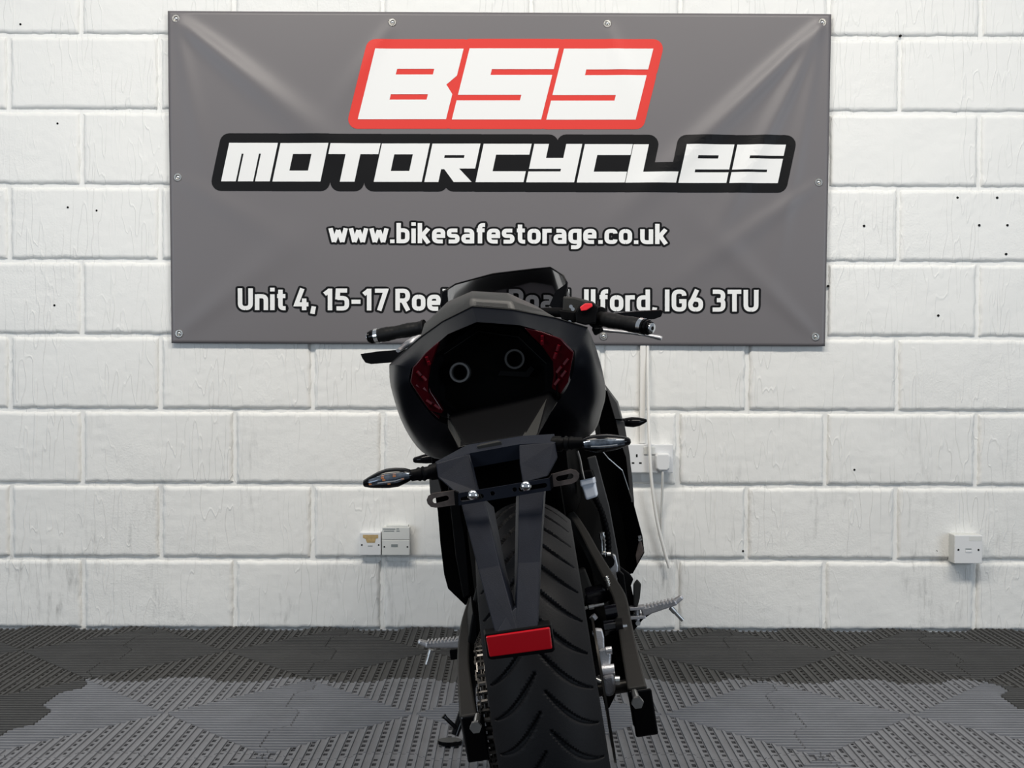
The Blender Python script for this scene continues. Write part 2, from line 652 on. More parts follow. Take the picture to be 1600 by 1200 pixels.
def print_on(name, me2d, m_, layer):
    """flat print in world x, z -> subdivided and laid on the banner"""
    bm = bmesh.new()
    bm.from_mesh(me2d)
    xs = [v.co.x for v in bm.verts]
    ys = [v.co.y for v in bm.verts]
    st = 0.0175
    for ax, lo, hi in ((0, min(xs), max(xs)), (1, min(ys), max(ys))):
        k = math.ceil(lo / st)
        while k * st < hi:
            co = (k * st, 0, 0) if ax == 0 else (0, k * st, 0)
            no = (1, 0, 0) if ax == 0 else (0, 1, 0)
            bmesh.ops.bisect_plane(bm, geom=bm.verts[:] + bm.edges[:] + bm.faces[:], plane_co=co, plane_no=no, dist=1e-6)
            k += 1
    for v in bm.verts:
        x, z = v.co.x, v.co.y
        v.co = (x - BO.x, YB + disp(x, z) - 0.0008 - 0.0010 * layer, z - BO.z)
    bmesh.ops.triangulate(bm, faces=bm.faces[:])
    bmesh.ops.recalc_face_normals(bm, faces=bm.faces)
    for f in bm.faces:
        if f.normal.y > 0:
            f.normal_flip()
    me = bpy.data.meshes.new('print')
    bm.to_mesh(me)
    bm.free()
    return link(name, me, m_, banner)


def merge2d(meshes):
    parts = []
    for me in meshes:
        parts.append(([tuple(v.co) for v in me.vertices], [tuple(p.vertices) for p in me.polygons]))
    v, f = join_data(parts)
    me = bpy.data.meshes.new('p2')
    me.from_pydata(v, [], f)
    return me


def px2w(p):
    q = onwall(p[0], p[1], YB)
    return (q.x, q.z)


def fat(loop, hw, n=10):
    """round-joined outline of a closed pixel loop as separate pieces"""
    out = []
    for i in range(len(loop)):
        a, b = Vector(loop[i]), Vector(loop[(i + 1) % len(loop)])
        out.append(stroke_rect(a, b, hw))
        out.append(circle(a.x, a.y, hw, n * 2))
    return out


def stroke_rect(a, b, hw, e=0.0):
    d = (b - a)
    d = d.normalized() if d.length > 1e-9 else Vector((1, 0))
    s = Vector((-d.y, d.x)) * hw
    a2, b2 = a - d * e, b + d * e
    return [tuple(a2 + s), tuple(b2 + s), tuple(b2 - s), tuple(a2 - s)]


def flat_polys(loops):
    """union of overlapping pixel loops as one flat, non-overlapping sheet"""
    V, Fc = [], []
    for lp in loops:
        n = len(V)
        pts = [Vector(px2w(p)) for p in lp]
        ar = sum(pts[i].x * pts[(i + 1) % len(pts)].y - pts[(i + 1) % len(pts)].x * pts[i].y for i in range(len(pts)))
        if ar < 0:
            pts.reverse()
        V += pts
        Fc.append(list(range(n, n + len(lp))))
    res = geometry.delaunay_2d_cdt(V, [], Fc, 0, 1e-6)
    v2 = res[0]
    bk = {}
    cell = 0.01
    for f in Fc:
        ps = [V[i] for i in f]
        x0, x1 = min(p.x for p in ps), max(p.x for p in ps)
        y0, y1 = min(p.y for p in ps), max(p.y for p in ps)
        for c in range(int(math.floor(x0 / cell)), int(math.floor(x1 / cell)) + 1):
            bk.setdefault(c, []).append((x0, x1, y0, y1, ps))

    def covered(x, y):
        for x0, x1, y0, y1, ps in bk.get(int(math.floor(x / cell)), ()):
            if x0 <= x <= x1 and y0 <= y <= y1:
                n_ = len(ps)
                for i in range(n_):
                    a, b = ps[i], ps[(i + 1) % n_]
                    if (b.x - a.x) * (y - a.y) - (b.y - a.y) * (x - a.x) < -1e-10:
                        break
                else:
                    return True
        return False

    f2 = []
    for f in res[2]:
        cx = sum(v2[i].x for i in f) / len(f)
        cy = sum(v2[i].y for i in f) / len(f)
        if covered(cx, cy):
            f2.append(f)
    me = bpy.data.meshes.new('fp')
    me.from_pydata([(v.x, v.y, 0) for v in v2], [], [tuple(f) for f in f2])
    return me


# --- block letters of the two logo lines (x right, y up, in photo pixels, before the slant)
LB = [[(0, 0), (138, 0), (138, 39), (125, 54), (138, 68), (138, 110), (0, 110)],
      [(42, 69.7), (100, 69.7), (100, 78.5), (42, 78.5)], [(42, 30.5), (100, 30.5), (100, 39), (42, 39)]]
LS = [[(0, 0), (139.5, 0), (139.5, 69.5), (43, 69.5), (43, 78.5), (139.5, 78.5), (139.5, 111), (0, 111), (0, 38.5), (99, 38.5), (99, 29.8), (0, 29.8)]]
W_, H_ = 75, 60
G = {
    'M': [[(0, 0), (0, 60), (76, 60), (76, 0), (53, 0), (53, 43), (50, 43), (50, 0), (26, 0), (26, 43), (23, 43), (23, 0)]],
    'O': [[(0, 0), (75, 0), (75, 60), (0, 60)], [(23, 17), (52, 17), (52, 43), (23, 43)]],
    'T': [[(0, 43), (0, 60), (78, 60), (78, 43), (50, 43), (50, 0), (27, 0), (27, 43)]],
    'R': [[(0, 0), (0, 60), (75, 60), (75, 21), (50, 21), (74, 0), (46, 0), (27, 20), (22, 20), (22, 0)], [(23, 37.5), (54, 37.5), (54, 42), (23, 42)]],
    'C': [[(0, 0), (0, 60), (75, 60), (75, 43), (23, 43), (23, 17), (75, 17), (75, 0)]],
    'Y': [[(0, 0), (75, 0), (75, 60), (50, 60), (50, 38), (23, 38), (23, 60), (0, 60), (0, 21), (50, 21), (50, 17), (0, 17)]],
    'L': [[(0, 0), (0, 60), (24, 60), (24, 17), (79, 17), (79, 0)]],
    'E': [[(0, 0), (0, 60), (75, 60), (75, 21), (22, 21), (22, 16.5), (75, 16.5), (75, 0)], [(22, 38), (54, 38), (54, 43), (22, 43)]],
    'S': [[(0, 0), (76, 0), (76, 38), (23, 38), (23, 42.5), (76, 42.5), (76, 60), (0, 60), (0, 21), (55, 21), (55, 17), (0, 17)]],
}


def place(loops, x0, base, shear):
    return [[(x0 + x + y * shear, base - y) for x, y in lp] for lp in loops]


logo1 = [place(LB, 559, 186.3, 0.25), place(LS, 706, 186.8, 0.25), place(LS, 853.5, 187.2, 0.25)]
word = [('M', 345.7), ('O', 425.7), ('T', 504), ('O', 584), ('R', 663), ('C', 743), ('Y', 822), ('C', 901), ('L', 977), ('E', 1059.6), ('S', 1139)]
logo2 = [place(G[ch], x, 283.4 + (x - 345) * 0.0036, 0.213) for ch, x in word]


def logo(name, letters, m_back, hw):
    back = []
    for lt in letters:
        back += fat(lt[0], hw)
    # convex pieces of each letter: its bounding slab is enough behind the letter
    for lt in letters:
        tri = fill2d([lt[0]])
        back += [[tuple(tri.vertices[i].co[:2]) for i in p.vertices] for p in tri.polygons]
    print_on(name + '_backing', flat_polys(back), m_back, 0)
    for lt in letters:
        print_on('letter', fill2d([[px2w(p) for p in lp] for lp in lt]), M['white_print'], 1)


logo('red_logo', logo1, M['red_print'], 15)
logo('black_logo', logo2, M['black_print'], 15)

# --- stroke lettering of the two text lines
GL = {
    'o': (56, [([(9, 9, 19), (47, 9, 19), (47, 64, 19), (9, 64, 19)], 1)]),
    'e': (56, [([(10, 36, 0), (47, 36, 0), (47, 64, 19), (9, 64, 19), (9, 9, 19), (46, 9, 0)], 0)]),
    'a': (56, [([(12, 64, 0), (46, 64, 17), (46, 0, 0)], 0), ([(46, 38, 0), (9, 38, 14), (9, 9, 14), (46, 9, 0)], 0)]),
    's': (54, [([(45, 64, 0), (9, 64, 13), (9, 37, 13), (45, 37, 13), (45, 9, 13), (7, 9, 0)], 0)]),
    'b': (56, [([(9.5, 100, 0), (9.5, 0, 0)], 0), ([(9.5, 64, 0), (47, 64, 19), (47, 9, 19), (9.5, 9, 0)], 0)]),
    'd': (56, [([(46.5, 100, 0), (46.5, 0, 0)], 0), ([(46.5, 64, 0), (9, 64, 19), (9, 9, 19), (46.5, 9, 0)], 0)]),
    'g': (56, [([(46.5, 73, 0), (46.5, -17, 17), (11, -17, 0)], 0), ([(46.5, 64, 0), (9, 64, 19), (9, 9, 19), (46.5, 9, 0)], 0)]),
    'k': (54, [([(9.5, 100, 0), (9.5, 0, 0)], 0), ([(46, 73, 0), (18, 36, 0)], 0), ([(22, 40, 0), (47, 0, 0)], 0)]),
    'i': (19, [([(9.5, 73, 0), (9.5, 0, 0)], 0), ([(9.5, 103, 0), (9.5, 86, 0)], 0)]),
    'w': (80, [([(7, 73, 0), (22, 4, 0)], 0), ([(22, 4, 0), (40, 64, 0)], 0), ([(40, 64, 0), (58, 4, 0)], 0), ([(58, 4, 0), (73, 73, 0)], 0)]),
    'f': (38, [([(16, 0, 0), (16, 91, 15), (38, 91, 0)], 0), ([(2, 65, 0), (36, 65, 0)], 0)]),
    't': (40, [([(16, 94, 0), (16, 9, 15), (38, 9, 0)], 0), ([(2, 65, 0), (37, 65, 0)], 0)]),
    'r': (40, [([(9.5, 73, 0), (9.5, 0, 0)], 0), ([(9.5, 48, 0), (13, 64, 10), (40, 64, 0)], 0)]),
    'c': (54, [([(46, 51, 0), (46, 64, 14), (9, 64, 19), (9, 9, 19), (46, 9, 14), (46, 22, 0)], 0)]),
    'u': (56, [([(9.5, 73, 0), (9.5, 9, 19), (46.5, 9, 0)], 0), ([(46.5, 73, 0), (46.5, 0, 0)], 0)]),
    'n': (56, [([(9.5, 73, 0), (9.5, 0, 0)], 0), ([(9.5, 64, 0), (46.5, 64, 19), (46.5, 0, 0)], 0)]),
    'l': (26, [([(9.5, 100, 0), (9.5, 9, 12), (24, 9, 0)], 0)]),
    '.': (19, [([(9.5, 18, 0), (9.5, 0, 0)], 0)]),
    ',': (20, [([(12, 18, 0), (6, -16, 0)], 0)]),
    '-': (42, [([(2, 40, 0), (40, 40, 0)], 0)]),
    'U': (63, [([(9.5, 100, 0), (9.5, 9, 22), (53.5, 9, 22), (53.5, 100, 0)], 0)]),
    'I': (20, [([(9.5, 100, 0), (9.5, 0, 0)], 0)]),
    'T': (60, [([(1, 91, 0), (59, 91, 0)], 0), ([(30, 91, 0), (30, 0, 0)], 0)]),
    'R': (62, [([(9.5, 100, 0), (9.5, 0, 0)], 0), ([(9.5, 91, 0), (52, 91, 21), (52, 46, 21), (9.5, 46, 0)], 0), ([(32, 46, 0), (54, 0, 0)], 0)]),
    'G': (62, [([(53, 72, 0), (53, 91, 20), (9.5, 91, 22), (9.5, 9, 22), (53, 9, 20), (53, 47, 0), (32, 47, 0)], 0)]),
    '1': (38, [([(3, 74, 0), (26, 93, 0)], 0), ([(26, 100, 0), (26, 0, 0)], 0)]),
    '3': (60, [([(7, 91, 0), (50, 91, 18), (50, 52, 18), (24, 52, 0)], 0), ([(36, 52, 0), (51, 52, 18), (51, 9, 20), (6, 9, 0)], 0)]),
    '4': (62, [([(34, 100, 0), (9, 27, 0), (60, 27, 0)], 0), ([(42, 54, 0), (42, 0, 0)], 0)]),
    '5': (60, [([(52, 91, 0), (13, 91, 0), (11, 50, 0)], 0), ([(11, 57, 0), (51, 57, 20), (51, 9, 20), (7, 9, 0)], 0)]),
    '6': (62, [([(9, 9, 22), (53, 9, 22), (53, 55, 22), (9, 55, 22)], 1), ([(11, 38, 0), (37, 100, 0)], 0)]),
    '7': (56, [([(4, 91, 0), (50, 91, 0), (22, 0, 0)], 0)]),
}


def rounded(pts, closed):
    n = len(pts)
    out = []
    for i, (x, y, r) in enumerate(pts):
        p = Vector((x, y))
        if r == 0 or (not closed and i in (0, n - 1)):
            out.append(p)
            continue
        a = Vector(pts[(i - 1) % n][:2])
        b = Vector(pts[(i + 1) % n][:2])
        da, db = (a - p), (b - p)
        rr = min(r, da.length * (0.5 if closed or i > 1 else 1), db.length * (0.5 if closed or i < n - 2 else 1))
        s, e = p + da.normalized() * rr, p + db.normalized() * rr
        for k in range(7):
            t = k / 6
            out.append(s * (1 - t) ** 2 + p * (2 * t * (1 - t)) + e * t * t)
    return out


def ribbon(pts, hw, closed):
    n = len(pts)
    quads = []
    L, R = [], []
    for i in range(n):
        a = pts[(i - 1) % n] if (closed or i > 0) else pts[i]
        b = pts[(i + 1) % n] if (closed or i < n - 1) else pts[i]
        d1 = (pts[i] - a)
        d2 = (b - pts[i])
        d1 = d1.normalized() if d1.length > 1e-6 else d2.normalized()
        d2 = d2.normalized() if d2.length > 1e-6 else d1
        n1, n2 = Vector((-d1.y, d1.x)), Vector((-d2.y, d2.x))
        mt = (n1 + n2)
        mt = mt.normalized() if mt.length > 1e-6 else n1
        k = hw / max(0.35, mt.dot(n1))
        L.append(pts[i] + mt * k)
        R.append(pts[i] - mt * k)
    for i in range(n if closed else n - 1):
        j = (i + 1) % n
        quads.append([L[i], L[j], R[j], R[i]])
    return quads


def text_line(name, s, x0, x1, base0, base1, cap, hw=9.6, ow=19.5):
    adv = []
    x = 0
    for ch in s:
        adv.append(x)
        x += (26 if ch == ' ' else GL[ch][0] + 8.5)
    total = x - 8.5
    sx = (x1 - x0) / total
    sy = cap / 100.0
    black = []
    letters = []
    for ch, ax in zip(s, adv):
        if ch == ' ':
            continue
        white = []
        letters.append(white)
        for pts, cl in GL[ch][1]:
            path = rounded(pts, cl)
            for q in ribbon(path, hw, cl):
                white.append(q)
            n = len(path)
            for i in range(n if cl else n - 1):
                black.append([Vector(p) for p in stroke_rect(path[i], path[(i + 1) % n], ow, 0)])
            for i, p in enumerate(path):
                rr = ow
                if not cl and i in (0, n - 1):
                    # square end of the stroke, rounded outline around it
                    q = path[1] if i == 0 else path[n - 2]
                    d = (p - q).normalized()
                    sd = Vector((-d.y, d.x)) * hw
                    e = ow - hw
                    black.append([p + sd + d * e, p - sd + d * e, p - sd * (ow / hw), p + sd * (ow / hw)])
                    for sgn in (-1, 1):
                        black.append([Vector(c) for c in circle(p.x + sd.x * sgn, p.y + sd.y * sgn, e, 12)])
                else:
                    black.append([Vector(c) for c in circle(p.x, p.y, rr, 14)])

        for arr in (white, black):
            for k in range(len(arr)):
                if isinstance(arr[k], tuple):
                    continue
                pl = []
                for v in arr[k]:
                    xx = (ax + v.x) * sx
                    yb = base0 + (base1 - base0) * (xx / (x1 - x0))
                    pl.append((x0 + xx, yb - v.y * sy))
                arr[k] = tuple(pl)
    print_on(name + '_outline', flat_polys(black), M['black_print'], 0)
    for wl in letters:
        print_on('letter', flat_polys(wl), M['white_print'], 1)


text_line('web_address', 'www.bikesafestorage.co.uk', 514, 1043, 379.5, 381.5, 31.5)
text_line('street_address', 'Unit 4, 15-17 Roebuck Road, Ilford, IG6 3TU', 372, 1185, 484.5, 487, 34)

# --- eyelets with screws
for px, py in [(275, 29), (613, 35), (949, 37), (1285, 35), (278, 277), (1279, 285), (280, 521), (612, 523), (943, 525), (1274, 526)]:
    q = onwall(px, py, YB)
    yy = YB + disp(q.x, q.z)
    ring = []
    for k in range(20):
        a = 2 * math.pi * k / 20
        ring.append((math.cos(a), math.sin(a)))
    prof = [(0.0068, -0.0010), (0.0082, -0.0032), (0.0112, -0.0032), (0.0132, -0.0008), (0.0132, 0.0004)]
    o = link('eyelet', mesh(*loft([[(c * r, y, s * r) for c, s in ring] for r, y in prof], True, False)), M['nickel'], banner, smooth=50)
    o.location = (q.x - BO.x, yy, q.z - BO.z)
    prof = [(0.0001, -0.0050), (0.0030, -0.0046), (0.0052, -0.0026), (0.0060, -0.0004), (0.0020, 0.0), (0.0018, 0.006)]
    link('screw', mesh(*loft([[(c * r, y, s * r) for c, s in ring] for r, y in prof], True, True)), M['steel'], o, smooth=50)


# ------------------------------------------------------------------ fittings on the wall
def wall_box(name, px0, py0, px1, py1, depth, m_, label, cat, group=None):
    a, b = onwall(px0, py1, -depth), onwall(px1, py0, -depth)
    w, h = b.x - a.x, b.z - a.z
    root = empty(name, ((a.x + b.x) / 2, 0, a.z))
    tag(root, label, cat, group)
    return root, w, h


def part(name, data, m_, parent, bevel=0.0, smooth=None, bseg=2):
    return link(name, mesh(*data), m_, parent, smooth, bevel, bseg)


# twin power socket
rt, w, h = wall_box('power_socket', 980, 694, 1052, 739, 0.03, M['white_plastic'], 'white twin power socket on the wall beside the motorcycle fairing', 'socket')
w = 0.147
rt.location.x = onwall(1052, 700, -0.03).x - w / 2
part('back_box', box(-w / 2 + 0.002, w / 2 - 0.002, -0.022, 0.013, 0.002, h - 0.002), M['white_plastic'], rt, 0.002)
part('face_plate', box(-w / 2, w / 2, -0.031, -0.022, 0, h), M['white_plastic'], rt, 0.003)
for sx in (-0.036,):
    for dx, dz, ww, hh in ((0, 0.052, 0.005, 0.009), (-0.011, 0.030, 0.008, 0.0045), (0.011, 0.030, 0.008, 0.0045)):
        part('pin_hole', box(sx + dx - ww / 2, sx + dx + ww / 2, -0.0315, -0.030, dz - hh / 2, dz + hh / 2), M['hole'], rt)
for sx in (-0.008, 0.012):
    part('rocker_switch', box(sx - 0.007, sx + 0.007, -0.0345, -0.030, h - 0.031, h - 0.008), M['cream_plastic'], rt, 0.0015)
part('side_knockout', box(w / 2 - 0.001, w / 2 + 0.001, -0.012, -0.006, 0.014, 0.026), M['hole'], rt)
# plug top
pl = empty('plug', (rt.location.x + 0.0405, -0.031, rt.location.z + 0.010))
tag(pl, 'white three-pin plug pushed into the twin power socket', 'plug')
pw = [(-0.020, 0.0), (-0.012, -0.006), (0.012, -0.006), (0.020, 0.0), (0.0225, 0.022), (0.0225, 0.040), (0.017, 0.047), (-0.017, 0.047), (-0.0225, 0.040), (-0.0225, 0.022)]
r0 = [(x, 0.0, z + 0.004) for x, z in pw]
r1 = [(x, -0.016, z + 0.004) for x, z in pw]
r2 = [(x * 0.86, -0.021, 0.024 + (z - 0.02) * 0.86) for x, z in pw]
part('plug_body', loft([r0, r1, r2]), M['white_plastic'], pl, 0.002)
p0 = Vector(pl.location)
c0 = Vector((0.0, -0.010, 0.0))
b1 = onwall(1034, 800, -0.012) - p0
b2 = onwall(1034, 838, -0.008) - p0
b3 = onwall(1036, 905, -0.006) - p0
part('plug_lead', tube(spline([c0, c0 + Vector((0.0, 0, -0.02)), b1, b2]), 0.0038, 10), M['grey_cable'], pl, smooth=60)
# trunking down from behind the banner
a, b = onwall(1005, 500, -0.012), onwall(1005, 693, -0.012)
tr = empty('cable_trunking', (a.x, 0, b.z))
tag(tr, 'slim white cable trunking running down the wall into the twin socket', 'trunking')
ln = a.z - b.z
part('trunking_base', box(-0.0095, 0.0095, -0.004, 0.013, 0, ln), M['cable'], tr)
part('trunking_lid', box(-0.0085, 0.0085, -0.0125, -0.004, 0, ln), M['cable'], tr, 0.0015)
# loose white cable
pts = [onwall(1012, 520, -0.0075), onwall(1012, 548, -0.009), onwall(1012, 580, -0.018), onwall(1013, 640, -0.028), onwall(1015, 700, -0.046), onwall(1018, 750, -0.046), onwall(1026, 810, -0.034), onwall(1038, 860, -0.028), onwall(1046, 887, -0.026)]
ca = link('hanging_cable', mesh(*tube(spline(pts, 10), 0.0049, 12)), M['cable'], None, 60)
tag(ca, 'loose white cable hanging from behind the banner past the twin socket', 'cable')

# phone sockets on the left
rt, w, h = wall_box('phone_socket', 562, 832, 595, 868, 0.022, None, 'small white phone socket with yellowed tape low on the wall', 'socket')
part('back_box', box(-w / 2, w / 2, -0.017, 0.013, 0, h), M['white_plastic'], rt, 0.002)
fp = part('face_plate', box(-w / 2, w / 2, -0.022, -0.017, 0.001, h - 0.001), M['white_plastic'], rt, 0.0015)
for sx in (-1, 1):
    part('screw', tube([(sx * w * 0.40, -0.0228, h * 0.46), (sx * w * 0.40, -0.020, h * 0.46)], 0.0026, 10), M['hole'], rt)
part('port', box(-0.007, 0.007, -0.0226, -0.020, h * 0.40, h * 0.43), M['ink'], rt)
t_ = [(-0.022, h * 0.90), (0.024, h * 0.90), (0.024, h * 0.75), (0.017, h * 0.74), (0.014, h * 0.56), (-0.010, h * 0.56), (-0.014, h * 0.72), (-0.022, h * 0.77)]
tme = fill2d([t_], 0.0006)
for v in tme.vertices:
    v.co = (v.co.x, -0.0224 + v.co.z, v.co.y)
link('tape_label', tme, M['tape'], rt)

rt, w, h = wall_box('phone_master_socket', 597, 824, 640, 868, 0.03, None, 'larger pale grey phone master socket with printed lines beside the taped socket', 'socket')
part('back_box', box(-w / 2, w / 2, -0.020, 0.013, 0, h), M['cream_plastic'], rt, 0.002)
part('upper_plate', box(-w / 2, w / 2, -0.030, -0.020, h * 0.56, h), M['cream_plastic'], rt, 0.0015)
part('lower_plate', box(-w / 2, w / 2, -0.030, -0.020, 0.001, h * 0.55), M['cream_plastic'], rt, 0.0015)
part('lid', box(-w * 0.36, w * 0.44, -0.020, 0.013, h, h + 0.005), M['cream_plastic'], rt, 0.001)
for k, (x0, x1, z) in enumerate([(-0.46, -0.02, 0.935), (0.02, 0.12, 0.945), (-0.44, -0.06, 0.865), (0.02, 0.14, 0.868)]):
    part('printed_line', box(x0 * w, x1 * w, -0.0304, -0.0298, h * z - 0.0014, h * z + 0.0014), M['ink'], rt)
part('port', box(-0.004 - 0.010, 0.010 - 0.004, -0.0305, -0.029, h * 0.30, h * 0.40), M['ink'], rt, 0.0)
for sx in (-1, 1):
    part('screw', tube([(sx * w * 0.42, -0.0308, h * 0.31), (sx * w * 0.42, -0.028, h * 0.31)], 0.0026, 10), M['hole'], rt)

# blank box on the right
rt, w, h = wall_box('phone_box', 1491, 836, 1535, 881, 0.045, None, 'deep white surface box with a scuffed corner, alone on the blocks away from the banner', 'socket')
part('back_box', box(-w / 2, w / 2, -0.040, 0.013, 0, h), M['cream_plastic'], rt, 0.003)
part('face_plate', box(-w / 2, w / 2, -0.046, -0.040, 0.001, h - 0.001), M['white_plastic'], rt, 0.002)
part('port', box(-0.009, 0.009, -0.0466, -0.045, h * 0.50, h * 0.535), M['ink'], rt)
part('port_lip', box(-0.009, 0.009, -0.0475, -0.045, h * 0.40, h * 0.46), M['white_plastic'], rt)
part('scuff_patch', box(w * 0.02, w * 0.47, -0.0464, -0.0458, h * 0.80, h * 0.95), M['cream_plastic'], rt)
for sx in (-1, 1):
    part('screw', tube([(sx * w * 0.36, -0.0468, h * 0.49), (sx * w * 0.36, -0.044, h * 0.49)], 0.003, 10), M['hole'], rt)

#BIKE
# ------------------------------------------------------------------ motorcycle, leaning on its side stand
LEAN, YAW = math.radians(9.3), math.radians(1.5)
bike = empty('motorcycle', (0.109, -1.76, HT))
bike.rotation_euler = (Matrix.Rotation(-YAW, 3, 'Z') @ Matrix.Rotation(-LEAN, 3, 'Y')).to_euler()
tag(bike, 'black sports motorcycle seen from behind, leaning on its side stand in front of the banner', 'motorcycle')
BM = Matrix.Translation(bike.location) @ bike.rotation_euler.to_matrix().to_4x4()
BI = BM.inverted()


def L(px, py, ly):
    """pixel -> point of the bike's own cross plane y = ly (metres ahead of the rear contact patch)"""
    o = BI @ CAM
    d = BI.to_3x3() @ ray(px, py)
    return o + d * ((ly - o.y) / d.y)


def Ls(pts, ly=None):
    return [L(p[0], p[1], p[2] if len(p) > 2 else ly) for p in pts]


def bp(name, data, m_, parent=None, bevel=0.0, smooth=None, bseg=2, label=None):
    o = link(name, mesh(*data), m_, parent or bike, smooth, bevel, bseg)
    if label:
        o['label'] = label
    return o


def slab(pts, ly, th, inset=0.0):
    """pixel polygon with depth: rear face at ly (or per-point ly), th metres deep towards the front"""
    a = Ls(pts, ly)
    c = sum(a, Vector()) / len(a)
    b = [p + Vector((0, th, 0)) for p in a]
    if inset:
        b = [c + Vector((0, th, 0)) + (p - c) * (1 - inset) for p in a]
    return loft([a, b])


def plate_px(outer, holes, ly, th):
    lp = [[(q.x, q.z) for q in Ls(outer, ly)]] + [[(q.x, q.z) for q in Ls(h, ly)] for h in holes]
    me = fill2d(lp, th)
    for v in me.vertices:
        v.co = (v.co.x, ly + th / 2 + v.co.z, v.co.y)
    return me


R0 = 0.299
# ---- wheels
def tyre_data(R, hw, NU, NV, grooves):
    rows = []
    prof = []
    for k in range(NV + 1):
        v = -1 + 2 * k / NV
        prof.append((v * hw, R - 0.040 * abs(v) ** 2.3, v))
    side = [(hw * 1.00, R - 0.052), (hw * 0.97, R - 0.066), (hw * 0.88, R - 0.083), (hw * 0.80, R - 0.090)]
    V, Fc = [], []
    full = [(-x, r, None) for x, r in reversed(side)] + prof + [(x, r, None) for x, r in side]
    n = len(full)
    for i in range(NU):
        u = 2 * math.pi * i / NU
        for x, r, v in full:
            d = 0.0
            if v is not None and grooves and 0.04 < abs(v) < 0.90:
                av = abs(v)
                sp = 2 * math.pi / 38
                ph = u + (0.5 * sp if v < 0 else 0.0) - 0.20 * av - 0.05 * math.sin(av * 3.0)
                q = (ph / sp) % 1.0
                q = min(q, 1 - q) * sp * R
                wd = 0.0024 + 0.0036 * math.sin(math.pi * min(1, max(0, (av - 0.04) / 0.86)) ** 0.7)
                if q < wd:
                    tt = min(1, (wd - q) / 0.0026)
                    d = 0.0052 * tt * tt * (3 - 2 * tt)
            rr = r - d
            V.append((x, math.cos(u) * rr, math.sin(u) * rr))
    for i in range(NU):
        j = (i + 1) % NU
        for k in range(n - 1):
            Fc.append((i * n + k, i * n + k + 1, j * n + k + 1, j * n + k))
    return V, Fc


def disc_data(r0, r1, x0, x1, n=64):
    rings = []
    cs = [(math.cos(2 * math.pi * k / n), math.sin(2 * math.pi * k / n)) for k in range(n)]
    for x, r in ((x0, r0), (x0, r1), (x1, r1), (x1, r0), (x0, r0)):
        rings.append([(x, c * r, s * r) for c, s in cs])
    return loft(rings, True, False)


def wheel(name, loc, R, hw, grooves, turn=0.0):
    w = empty(name)
    w.parent = bike
    w.location = loc
    w.rotation_euler = (0, 0, turn)
    me = bpy.data.meshes.new('tyre')
    v, f = tyre_data(R, hw, 1300 if grooves else 96, 52 if grooves else 14, grooves)
    me.from_pydata(v, [], f)
    link('tyre', me, M['rubber'], w, smooth=40)
    rr = R - 0.088
    V, Fc = disc_data(rr - 0.022, rr + 0.004, -hw * 0.82, hw * 0.82)
    parts = [(V, Fc), disc_data(0.012, 0.036, -0.05, 0.05, 24)]
    for k in range(6):
        a = 2 * math.pi * k / 6
        parts.append(bar((0, math.cos(a) * 0.03, math.sin(a) * 0.03), (0, math.cos(a) * (rr - 0.012), math.sin(a) * (rr - 0.012)), 0.03, 0.03, up=Vector((1, 0, 0))))
    bp('rim', join_data(parts), M['gloss'], w)
    return w


rw = wheel('rear_wheel', (0, 0, R0), R0, 0.072, True)
bp('brake_disc', disc_data(0.075, 0.108, 0.0790, 0.0825), M['dark_steel'], rw, 0, 30)
bp('sprocket', disc_data(0.03, 0.094, -0.093, -0.089, 44), M['dark_steel'], rw, 0, 30)
bp('axle', tube([(-0.112, 0, 0), (0.128, 0, 0)], 0.010, 14), M['dark_steel'], rw, 0, 40)

# chain, link by link: top run, round the sprocket, bottom run
rs = 0.094
fy, fz, fr = 0.52, 0.30 - R0 + 0.02, 0.034
path = []
k = 0
while k <= 60:
    path.append((rs * math.cos(math.pi / 2 + math.pi * k / 60), rs * math.sin(math.pi / 2 + math.pi * k / 60)))
    k += 1
full = [(fy - t * fy / 40.0, (fz + fr) + (rs - fz - fr) * t / 40.0) for t in range(40)] + path + [(t * fy / 40.0, -rs + (fz - fr + rs) * t / 40.0) for t in range(1, 41)]
chain = bp('chain', tube([(-0.0925, a_, b_ + R0) for a_, b_ in full], 0.0028, 6), M['dark_steel'], None, 0, 60)
lk = join_data([box(-0.0088, -0.0068, -0.0085, 0.0085, -0.0052, 0.0052), box(0.0068, 0.0088, -0.0085, 0.0085, -0.0052, 0.0052),
                tube([(-0.0100, 0, 0), (0.0100, 0, 0)], 0.0036, 8)])
lk_me = mesh(*lk)
lk_me.materials.append(M['dark_steel'])
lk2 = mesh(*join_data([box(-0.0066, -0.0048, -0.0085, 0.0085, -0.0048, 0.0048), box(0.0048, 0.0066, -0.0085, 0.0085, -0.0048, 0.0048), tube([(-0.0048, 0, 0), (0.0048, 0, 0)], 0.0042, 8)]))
lk2.materials.append(M['chain_glint'])
acc, nxt, cnt = 0.0, 0.0, 0
for i in range(len(full) - 1):
    a_, b_ = Vector(full[i]), Vector(full[i + 1])
    ln_ = (b_ - a_).length
    while nxt <= acc + ln_ and ln_ > 0:
        p = a_.lerp(b_, (nxt - acc) / ln_)
        d = (b_ - a_).normalized()
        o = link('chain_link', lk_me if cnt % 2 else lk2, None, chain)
        o.location = (-0.0925, p.x, p.y + R0)
        o.rotation_euler = (math.atan2(d.y, d.x), 0, 0)
        cnt += 1
        nxt += 0.0127
    acc += ln_

